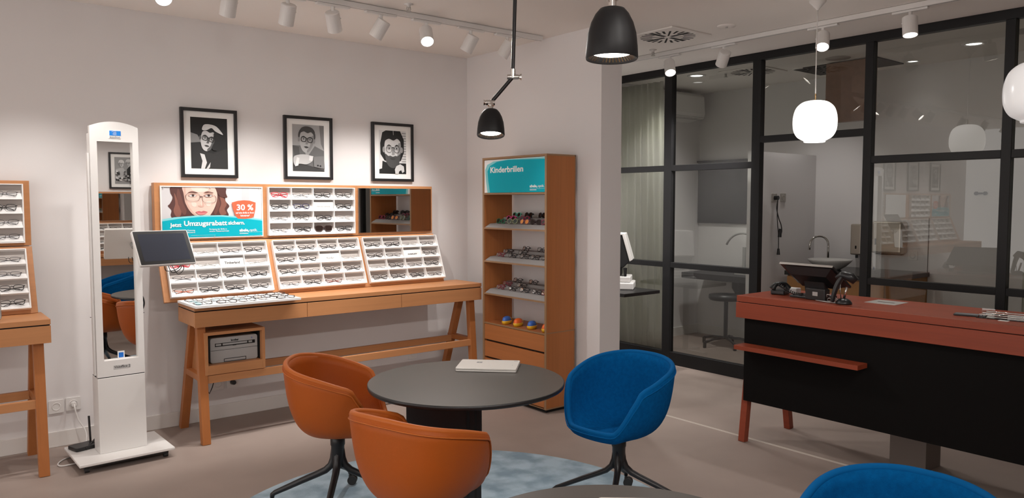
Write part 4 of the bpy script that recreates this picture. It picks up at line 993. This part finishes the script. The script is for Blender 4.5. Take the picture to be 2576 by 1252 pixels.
# small two-coloured cases
for k, (yy, c) in enumerate([(4.64,'blue'),(4.50,'orange'),(4.335,'blue'),(4.17,'orange')]):
    lab = ['leftmost blue and yellow case', 'orange and yellow case second from the left', 'blue and yellow case third from the left', 'orange and yellow case half hidden by the shelf side'][k]
    t = thing('spectacle_case', 'small '+lab, 'case', (3.70, yy, .5925), (0, 0, R(25)), "children's cases above the drawers")
    b = MB().lathe([(.001, .0), (.85, 0), (1.0, .25), (1.0, .45), (.92, .5)], n=28, sx=.062, sy=.032)
    for i, v in enumerate(b.v): b.v[i] = (v[0], v[1], v[2]*.055)
    b.build('lower_shell', mat('case_yellow', (.75,.42,.02), .4), t)
    b = MB().lathe([(.93, .42), (.90, .65), (.75, .92), (.45, 1.05), (.001, 1.08)], n=28, sx=.060, sy=.031)
    for i, v in enumerate(b.v): b.v[i] = (v[0]-.002, v[1], v[2]*.055)
    b.build('upper_shell', mat('case_'+c, (.05,.14,.48) if c == 'blue' else (.80,.14,.02), .45), t)
    MB().tube([(.055, -.02, .03), (.068, 0, .04), (.055, .02, .03)], .0025, 6).build('strap', mat('case_yellow', (.75,.42,.02), .4), t)

# ------------------------------------------------------------ red wood counter
cy0, cy1 = .30, 2.873
t = thing('sales_counter', 'long reddish wood counter with black front panel and small ledge', 'counter', (4.46, 1.6, 0)); o = Vector((4.46, 1.6, 0))
B_(MB(), 4.18, 4.74, cy0, cy1, .911, .95).build('worktop', M_red, t, bevel=.0015)
B_(MB(), 4.188, 4.73, cy0+.01, cy1-.008, .907, .911).build('shadow_gap', M_slot, t)
B_(MB(), 4.178, 4.74, cy0, cy1+.003, .808, .907).build('apron', M_red, t, bevel=.0015)
B_(MB(), 4.205, 4.225, cy0+.03, cy1-.045, .272, .808).build('front_panel', M_panel, t)
B_(MB(), 4.095, 4.205, 2.03, cy1-.043, .618, .645).build('front_ledge', M_red, t, bevel=.001)
for yy in (2.80, cy0+.06):
    MB().beam((4.31-o.x, yy-o.y+.03, .808), (4.215-o.x, yy-o.y+.03, 0), .046, .044).build('leg', M_red, t, bevel=.001)
    MB().beam((4.56-o.x, yy-o.y+.0, .808), (4.705-o.x, yy-o.y+.0, 0), .046, .044).build('leg', M_red, t, bevel=.001)
B_(MB(), 4.52, 4.72, 1.83, 2.035, .0, .808).build('pedestal', mat('taupe_pedestal', (.20,.165,.145), .6), t, bevel=.002)
CT = .9505
# monitor seen from behind
t = thing('till_monitor', 'black touch monitor seen from behind, tilted back, on the red counter', 'monitor', (4.46, 2.50, CT), (0, 0, R(-4)))
Mx = Matrix.Translation((-.0, 0, .135)) @ Euler((0, 0, R(90))).to_matrix().to_4x4() @ Euler((R(34), 0, 0)).to_matrix().to_4x4()
m = MB().prism(rrect(-.185, .185, -.125, .125, .012), .0, .012).xf(Mx).build('housing', M_bplast, t, bevel=.002)
b = MB()
b.add([(-.165,-.105,-.0),(.165,-.105,0),(.165,.105,0),(-.165,.105,0),(-.12,-.085,-.035),(.12,-.085,-.035),(.12,.06,-.035),(-.12,.06,-.035)], [(7,6,5,4),(4,5,1,0),(5,6,2,1),(6,7,3,2),(7,4,0,3)]).xf(Mx).build('back_cover', M_bplast, t)
MB().box(-.185, .185, .1235, .127, -.003, .012).xf(Mx).build('silver_edge', M_steel, t)
MB().box(-.17, .17, -.11, .11, .0121, .0135).xf(Mx).build('display', M_screen, t)
MB().beam((.03, 0, .014), (.01, 0, .11), .14, .04, up=(0,1,0)).build('stand_neck', M_bplast, t, bevel=.004)
MB().box(-.11, .09, -.10, .10, 0, .014).build('stand_base', M_bplast, t, bevel=.003)
t = thing('card_terminal', 'small black box device standing behind the till monitor', 'terminal', (4.345, 2.415, CT), (0, 0, R(-8)))
MB().box(-.025, .025, -.07, .07, 0, .072).build('body', M_bplast, t, bevel=.006, seg=3); MB().box(-.0262, -.0255, -.02, .016, .028, .052).build('emblem', M_gplast, t)
# scanner on its stand
t = thing('barcode_scanner', 'black hand scanner resting in its curved stand on the counter', 'scanner', (4.30, 2.225, CT), (0, 0, R(20)))
MB().lathe([(.001, 0), (.045, 0), (.046, .008), (.036, .022), (.02, .032), (.001, .034)], n=28).build('stand_base', M_bplast, t)
MB().tube([(0, 0, .03), (-.005, -.01, .07), (-.01, -.015, .10)], .007, 8).tube([(0,.015,.03),(0,.022,.08),(-.004,.02,.13)], .003, 6).build('stand_arm', M_chrome, t)
MB().tube(smooth([(-.01, .062, .012), (-.012, .052, .06), (-.008, .035, .115), (-.004, .01, .165)]), [.015+.0004*k for k in range(19)], 12, sq=.8).build('handle', M_bplast, t)
MB().tube([(-.004, .045, .150), (-.004, .01, .172), (-.004, -.035, .160), (-.004, -.062, .135)], [.012, .024, .028, .022], 12, sq=1.1).build('scanner_head', M_bplast, t)
# telephone handset with coiled cord
t = thing('telephone', 'black telephone handset with a coiled cord on the far counter corner', 'telephone', (4.44, 2.725, CT), (0, 0, R(10)))
MB().box(-.05, .05, -.045, .045, 0, .03).build('phone_base', M_bplast, t, bevel=.008, seg=3)
MB().tube(smooth([(-.045, .035, .035), (-.03, .02, .062), (.0, 0, .070), (.03, -.02, .062), (.045, -.035, .035)]), [.022-.009*math.sin(math.pi*k/24) for k in range(25)], 12).build('handset', M_bplast, t)
pts = []
c0 = smooth([(-.03, -.0, .06), (-.07, -.07, .035), (-.08, -.13, .012), (-.06, -.17, .008)], 50)
for i, p in enumerate(c0):
    a = i*.62; pts.append(Vector(p)+Vector((math.cos(a)*.009, 0, .008+math.sin(a)*.009)))
MB().tube(pts, .003, 5).build('coiled_cord', M_bplast, t)
t = thing('white_box', 'small white box behind the telephone handset on the counter', 'box', (4.56, 2.70, CT)); MB().box(-.03, .03, -.035, .035, 0, .035).build('body', M_paper, t, bevel=.004)
cb = MB()
for k in range(3): cb.tube(smooth([(4.37-.01*k, 2.36, CT+.006), (4.30-.012*k, 2.33-.02*k, CT+.045-.018*k), (4.285, 2.28, CT+.04-.016*k), (4.30, 2.25-.01*k, CT+.006), (4.27+.012*k, 2.30, CT+.005), (4.30, 2.40, CT+.005)]), .0022, 6)
tag(cb.build('loose_cable', M_gplast), 'tangle of thin grey cable between the monitor and the scanner', 'cable')
# glass/steel coin plate
t = thing('counter_inlay', 'square steel inlay plate with a slot in the counter top', 'plate', (4.565, 2.10, CT-.0004)); MB().box(-.09, .09, -.09, .09, 0, .0016).build('plate', mat('pale_steel', (.72,.70,.67), .35, metal=.6), t); MB().box(-.012, .004, -.05, .05, .0016, .0019).build('slot', M_slot, t)
t = thing('mobile_phone', 'black mobile phone lying on the red counter top', 'phone', (4.375, 1.575, CT), (0, 0, R(14)))
MB().prism(rrect(-.036, .036, -.075, .075, .01), 0, .008).build('body', M_bplast, t, bevel=.002); MB().prism(rrect(-.033, .033, -.070, .070, .008), .008, .0083).build('screen', M_screen, t)
t = thing('display_stand', 'clear acrylic stand with thin steel rods at the right end of the counter', 'stand', (4.44, 1.42, CT), (0, 0, R(6)))
MB().box(-.11, .11, -.12, .12, 0, .004).build('acrylic_base', M_acrylic, t)
for k in range(3): MB().tube([(-.09+.07*k, .115, .004), (-.09+.07*k, .11, .018), (-.09+.07*k, -.12, .018), (-.09+.07*k, -.125, .004)], .003, 8).build('rod', M_chrome, t)
MB().box(.0, .004, .06, .12, .004, .04).build('acrylic_lip', M_acrylic, t)
tag(MB().box(-.014, .014, -.022, .022, 0, .001).build('price_label', M_paper, loc=(4.315, 1.40, CT)), 'tiny white label on the counter beside the mobile phone', 'label')

# ------------------------------------------------------------ measuring device in the passage behind the wall corner
t = thing('instrument_table', 'black-topped instrument table half hidden behind the wall corner', 'table', (5.15, 4.93, 0))
MB().box(-.18, .30, -.36, .36, .705, .735).build('tabletop', M_black, t, bevel=.003); MB().cyl((0, 0, .03), (0, 0, .705), .03).build('column', M_gplast, t)
MB().box(-.2, .2, -.03, .03, 0, .03).box(-.03, .03, -.25, .25, 0, .03).build('foot', M_gplast, t)
t = thing('eye_measuring_device', 'white eye measuring device with black display, half hidden by the wall corner', 'instrument', (5.25, 4.97, .7355), (0, 0, R(38)))
MB().box(-.15, .15, -.20, .20, 0, .065).build('lower_base', M_wplast, t, bevel=.01); MB().box(-.13, .13, -.17, .17, .068, .12).build('sliding_base', M_wplast, t, bevel=.008)
MB().box(-.07, .09, -.085, .12, .12, .28).build('body_column', M_bplast, t, bevel=.02)
hp = [(-.16,.26),(.10,.20),(.16,.26),(.09,.50),(-.16,.50)]
TM = Matrix.Rotation(R(90), 4, 'Z') @ Matrix.Rotation(R(90), 4, 'X')
MB().prism([(-q[0], q[1]) for q in hp], -.12, .10).xf(TM).build('head', M_bplast, t, bevel=.008)
MB().prism([(-.16,.26),(-.185,.275),(-.115,.52),(.16,.52),(.16,.505),(-.09,.505)], -.13, .13).xf(TM).build('white_cover', M_wplast, t, bevel=.004)
MB().box(-.128, -.118, -.075, .14, .27, .46).build('display', M_bplast, t); MB().cyl((-.11, -.12, .12), (-.11, -.12, .20), .012, .018).build('joystick', M_bplast, t)

# ------------------------------------------------------------ rooms behind the glass
def curtain(x, y0, y1, label, folds, amp=.03, z0=.03, z1=2.72):
    n = folds*14; m = MB(); rows = 10; vs = []
    for r_ in range(rows+1):
        for i in range(n+1):
            u_ = i/n; a = amp*(.55+.45*(1-r_/rows)); wv = math.sin(u_*folds*2*math.pi+.5*math.sin(u_*9))
            spread = 1+.10*(1-r_/rows)*(y1-y0 > 0)
            vs.append((x+a*wv+.008*math.sin(u_*23+r_*.6), y1-(y1-y0)*u_*spread, z0+(z1-z0)*r_/rows))
    m.add(vs, [(r_*(n+1)+i, r_*(n+1)+i+1, (r_+1)*(n+1)+i+1, (r_+1)*(n+1)+i) for r_ in range(rows) for i in range(n)], 0, True)
    ob = m.build('curtain', M_curtain); sd = ob.modifiers.new('thickness', 'SOLIDIFY'); sd.thickness = .002
    return tag(ob, label, 'curtain')
curtain(5.86, 4.90, 5.56, 'pale floor-length curtain behind the left end of the glass partition', 8)
curtain(5.86, 1.20, 1.80, 'bright pale curtain behind the glass at the right edge', 6, .035)
t = thing('curtain_rail', 'thin ceiling curtain rail behind the partition', 'rail', (5.86, 3.4, CEIL)); MB().box(-.012, .012, -2.5, 2.18, -.02, -.001).build('rail', M_white, t)
# air conditioner
t = thing('air_conditioner', 'white wall-mounted air conditioner high behind the glass', 'air conditioner', (6.72, 5.6, 2.45))
MB().prism([(0, 0), (-.215, .03), (-.235, .08), (-.22, .27), (-.19, .30), (0, .30)], -.42, .42).xf(Matrix.Rotation(R(90), 4, 'Z') @ Matrix.Rotation(R(90), 4, 'X')).build('housing', M_white, t, bevel=.004)
t.children[0].matrix_world
m = MB().box(-.40, .40, -.214, -.19, .012, .016).box(-.40, .40, -.226, -.20, .040, .044).build('louvre', M_gplast, t)
MB().box(.2, .30, -.06, 0, .30, .345).build('pipe_cover', M_white, t)
# dark wall panel
t = thing('wall_panel', 'dark grey rectangular board on the far wall behind the glass', 'panel', (7.355, 5.25, 1.30)); MB().box(-.025, -.001, -.33, .345, 0, .70).build('board', M_dgrey, t); MB().box(-.05, -.001, -.33, .345, .70, .72).build('top_rail', M_slot, t)
# desk + stool behind the glass
t = thing('wall_desk', 'dark grey side desk standing in the room behind the glass', 'desk', (7.12, 5.05, 0))
MB().box(-.23, .23, -.72, .42, .69, .755).build('desktop', M_dgrey, t, bevel=.002)
m = MB().prism([(-.55, .69), (.02, .69), (.02, .58), (-.10, .42), (-.30, .30), (-.55, .30)], .16, .19); m.xf(Matrix.Rotation(R(90), 4, 'Z') @ Matrix.Rotation(R(90), 4, 'X')).build('side_panel', M_dgrey, t)
t = thing('swivel_stool', 'black swivel stool with star base behind the glass', 'stool', (6.88, 4.86, 0))
MB().lathe([(.001, .50), (.17, .50), (.185, .52), (.18, .555), (.001, .57)]).build('seat', M_bplast, t); MB().cyl((0, 0, .08), (0, 0, .5), .022).build('column', M_bplast, t)
for k in range(5):
    a = R(72*k+20); MB().tube([(0, 0, .09), (.15*math.cos(a), .15*math.sin(a), .085), (.27*math.cos(a), .27*math.sin(a), .06)], .015, 8, sq=.7).cyl((.27*math.cos(a), .27*math.sin(a), .06), (.27*math.cos(a), .27*math.sin(a), .002), .018, n=12).build('leg', M_bplast, t)
cb = MB()
for k in range(4): cb.tube(smooth([(6.98-.02*k, 4.57+.02*k, .69), (6.96, 4.50-.02*k, .60-.03*k), (6.95, 4.46, .50+.02*k), (6.97, 4.42, .60), (6.99, 4.42+.01*k, .69)]), .005, 6)
tag(cb.build('desk_cable', M_bplast), 'black cable bundle hanging below the side desk behind the glass', 'cable')
# solid stand-in for the ghostly round outline behind the glass
t = thing('round_armed_form', 'pale round-armed form above the side desk behind the glass', 'instrument', (7.15, 4.95, .7555))
MB().tube([(math.cos(R(a))*.0-.0, -.10+.22*math.cos(R(a)), .25+.20*math.sin(R(a))) for a in range(20, 200, 12)], .012, 8).build('arm', M_gplast, t)
MB().cyl((0, -.12, 0), (0, -.12, .30), .018).box(-.06, .06, -.20, -.04, 0, .02).build('post', M_gplast, t); MB().box(-.05, .05, -.32, -.20, .0, .16).build('head', mat('pale_blue_plastic', (.28,.40,.42), .5), t)
# sink unit
t = thing('sink_counter', 'amber cabinet with black worktop standing in the wash corner', 'counter', (6.98, 3.48, 0))
MB().box(-.48, .375, -.48, .47, .862, .902).build('worktop', M_stone, t, bevel=.002)
MB().box(-.45, .375, -.46, .45, .08, .862).build('cabinet', M_orangew, t); MB().box(-.42, .37, -.45, .44, 0, .08).build('plinth', M_slot, t)
for yy in (-.458, .0): MB().box(-.468, -.451, yy, yy+.448, .10, .85).build('door', M_orangew, t, bevel=.001)
t = thing('wash_basin', 'shallow pale bowl basin sitting on the black worktop', 'basin', (6.92, 3.73, .9025))
MB().lathe([(.001, 0), (.10, .0), (.15, .03), (.20, .075), (.215, .095), (.207, .098), (.185, .08), (.13, .035), (.08, .018), (.001, .015)], n=48, sx=.9, sy=.95).build('bowl', M_ceramic, t)
t = thing('tap', 'chrome gooseneck tap rising behind the bowl basin', 'tap', (7.20, 3.90, .9025))
pts = [(0, 0, 0), (0, 0, .20)]+[(-.085+.085*math.cos(R(a)), .05-.05*math.cos(R(a)), .22+.085*math.sin(R(a))) for a in range(0, 181, 15)]+[(-.175, .103, .17)]
MB().tube(pts, .011, 12).cyl((0, 0, 0), (0, 0, .012), .024).build('spout', M_chrome, t)
MB().cyl((-.02, .09, 0), (-.02, .09, .06), .012).build('lever', M_bplast, t)
# dispensers and fittings on the far wall
def wall_item(name, label, cat, x, y, z): return thing(name, label, cat, (x, y, z), (0, 0, 0))
t = wall_item('soap_dispenser', 'narrow steel soap dispenser left of the black mullion', 'dispenser', 7.36, 3.655, 1.03)
M_disp = mat('dispenser_steel', (.46, .40, .34), .35, metal=.7)
MB().box(-.10, -.001, -.055, .055, 0, .30).build('housing', M_disp, t, bevel=.012); MB().cyl((-.07, 0, -.03), (-.07, 0, 0), .012).build('nozzle', M_bplast, t); MB().box(-.102, -.1, -.01, .004, .06, .09).build('sight_slot', M_slot, t)
t = wall_item('towel_dispenser', 'wide steel paper towel dispenser on the far wall', 'dispenser', 7.36, 3.345, 1.06)
MB().box(-.14, -.001, -.14, .14, 0, .30).build('housing', M_disp, t, bevel=.02, seg=3); MB().box(-.10, -.03, -.12, .12, -.012, 0).build('outlet', M_slot, t); MB().box(-.1415, -.139, .09, .105, .08, .14).build('sight_slot', M_slot, t)
def rear_socket(M, label): return socket(M, label, 1, mat('socket_grey', (.40,.37,.34), .5))
def on_rear(y, z): return Matrix.Translation((7.36, y, z)) @ Euler((R(90), 0, R(-90))).to_matrix().to_4x4()
socket(on_rear(3.155, 1.045), 'white socket on the far wall right of the towel dispenser')
def on_half(x, z): return Matrix.Translation((x, 4.14, z)) @ Euler((R(90), 0, 0)).to_matrix().to_4x4()
rear_socket(on_half(6.60, 1.585), 'grey socket with black plug on the half-height wall'); rear_socket(on_half(6.755, 1.587), 'grey socket plate right of the plugged one, on the half-height wall')
t = thing('light_switch', 'white switch low on the half-height wall beside the door post', 'switch'); t.matrix_world = on_half(6.385, 1.062); MB().box(-.035, .035, -.035, .035, 0, .012).build('rocker_plate', M_white, t, bevel=.002)
t = thing('hanging_cable', 'black plug and dangling cable on the half-height wall', 'cable', (6.60, 4.13, 1.585))
MB().cyl((0, -.002, 0), (0, -.04, 0), .02).build('plug', M_bplast, t)
MB().tube(smooth([(0, -.035, -.01), (-.01, -.03, -.10), (.03, -.03, -.20), (.07, -.03, -.26), (.085, -.03, -.33), (.05, -.03, -.37)]), .005, 8).tube(smooth([(0, -.035, -.01), (0, -.03, -.15), (.01, -.03, -.25), (.03, -.03, -.36), (.035, -.03, -.50)]), .004, 8).cyl((.035, -.03, -.49), (.035, -.03, -.55), .010, .016).cyl((.06, -.03, -.30), (.05, -.03, -.38), .014, .018).build('cord', M_bplast, t)
t = thing('wall_hook', 'small black double hook on the far wall at the right', 'hook', (7.36, 2.60, 1.62)); MB().box(-.015, -.001, -.04, .04, -.008, .008).cyl((-.02, -.035, 0), (-.001, -.035, 0), .016, n=14).cyl((-.02, .035, 0), (-.001, .035, 0), .016, n=14).build('hook_body', M_slot, t)
MB_ = MB().box(7.355, 7.36, 3.02, 3.024, 0, 1.40); struct(MB_.build('trim_2', M_slot))

# ------------------------------------------------------------ the opposite wall, seen in the kiosk mirror
BO = Matrix.Translation((4.58+OFFX, YO, 0)) @ Matrix.Rotation(math.pi, 4, 'Z')
bench(BO, 1.428, 3.665, 1.333, 3.512, 'on the opposite wall, seen only in the kiosk mirror', 'opp')
panel_mirror(up(BO, 2.22, 1.303), 'rectangular mirror on the opposite wall bench, seen in the kiosk mirror')
G2 = 'spectacles seen in the kiosk mirror'
tray_4x4(lo(BO, 2.36), TW, .372, [['k','b','b','t'],['b','t','L:e|EYEWEAR','b'],['b','b','t','t'],['t','b','b','k']] if 0 else [['k','b','b','t'],['b','t','w','b'],['b','b','t','t'],['t','b','b','k']],
         'white spectacle tray on the opposite bench, seen in the kiosk mirror', 'reflected tray in the kiosk mirror', G2)
p4 = [(grey(.62), full), (grey(.35), [(0,.7),(.2,.95),(.3,1),(0,1)]), (grey(.12), [(0,.15),(0,.78),(.22,.72),(.42,.55),(.42,.15)])]
p4 += [(grey(.75), [(.42,.40),(.6,.62),(.95,.55),(1,.1),(.4,.1)])]
p4 += [(sh, [(x, y) for x, y in pts]) for sh, pts in face_layers(.33, .78, .13, grey(.80), grey(.6), grey(.85), 'round') + face_layers(.68, .75, .13, grey(.86), grey(.6), grey(.9), 'round')]
for k in range(46):
    p4.append((grey([.92,.15,.78,.35][k % 4]), ell(random.uniform(.15,.95), random.uniform(.12,.48), .045, .032, 0, 9)))
p4.append((grey(.08), [(.03,0),(.03,.2),(.30,.2),(.30,0)]))
portrait(BO @ Matrix.Translation((2.25, 0, 1.716)) @ Euler((R(90), 0, 0)).to_matrix().to_4x4(), .389, .474, p4, 'black framed grey picture of a couple with flowers, seen in the kiosk mirror')
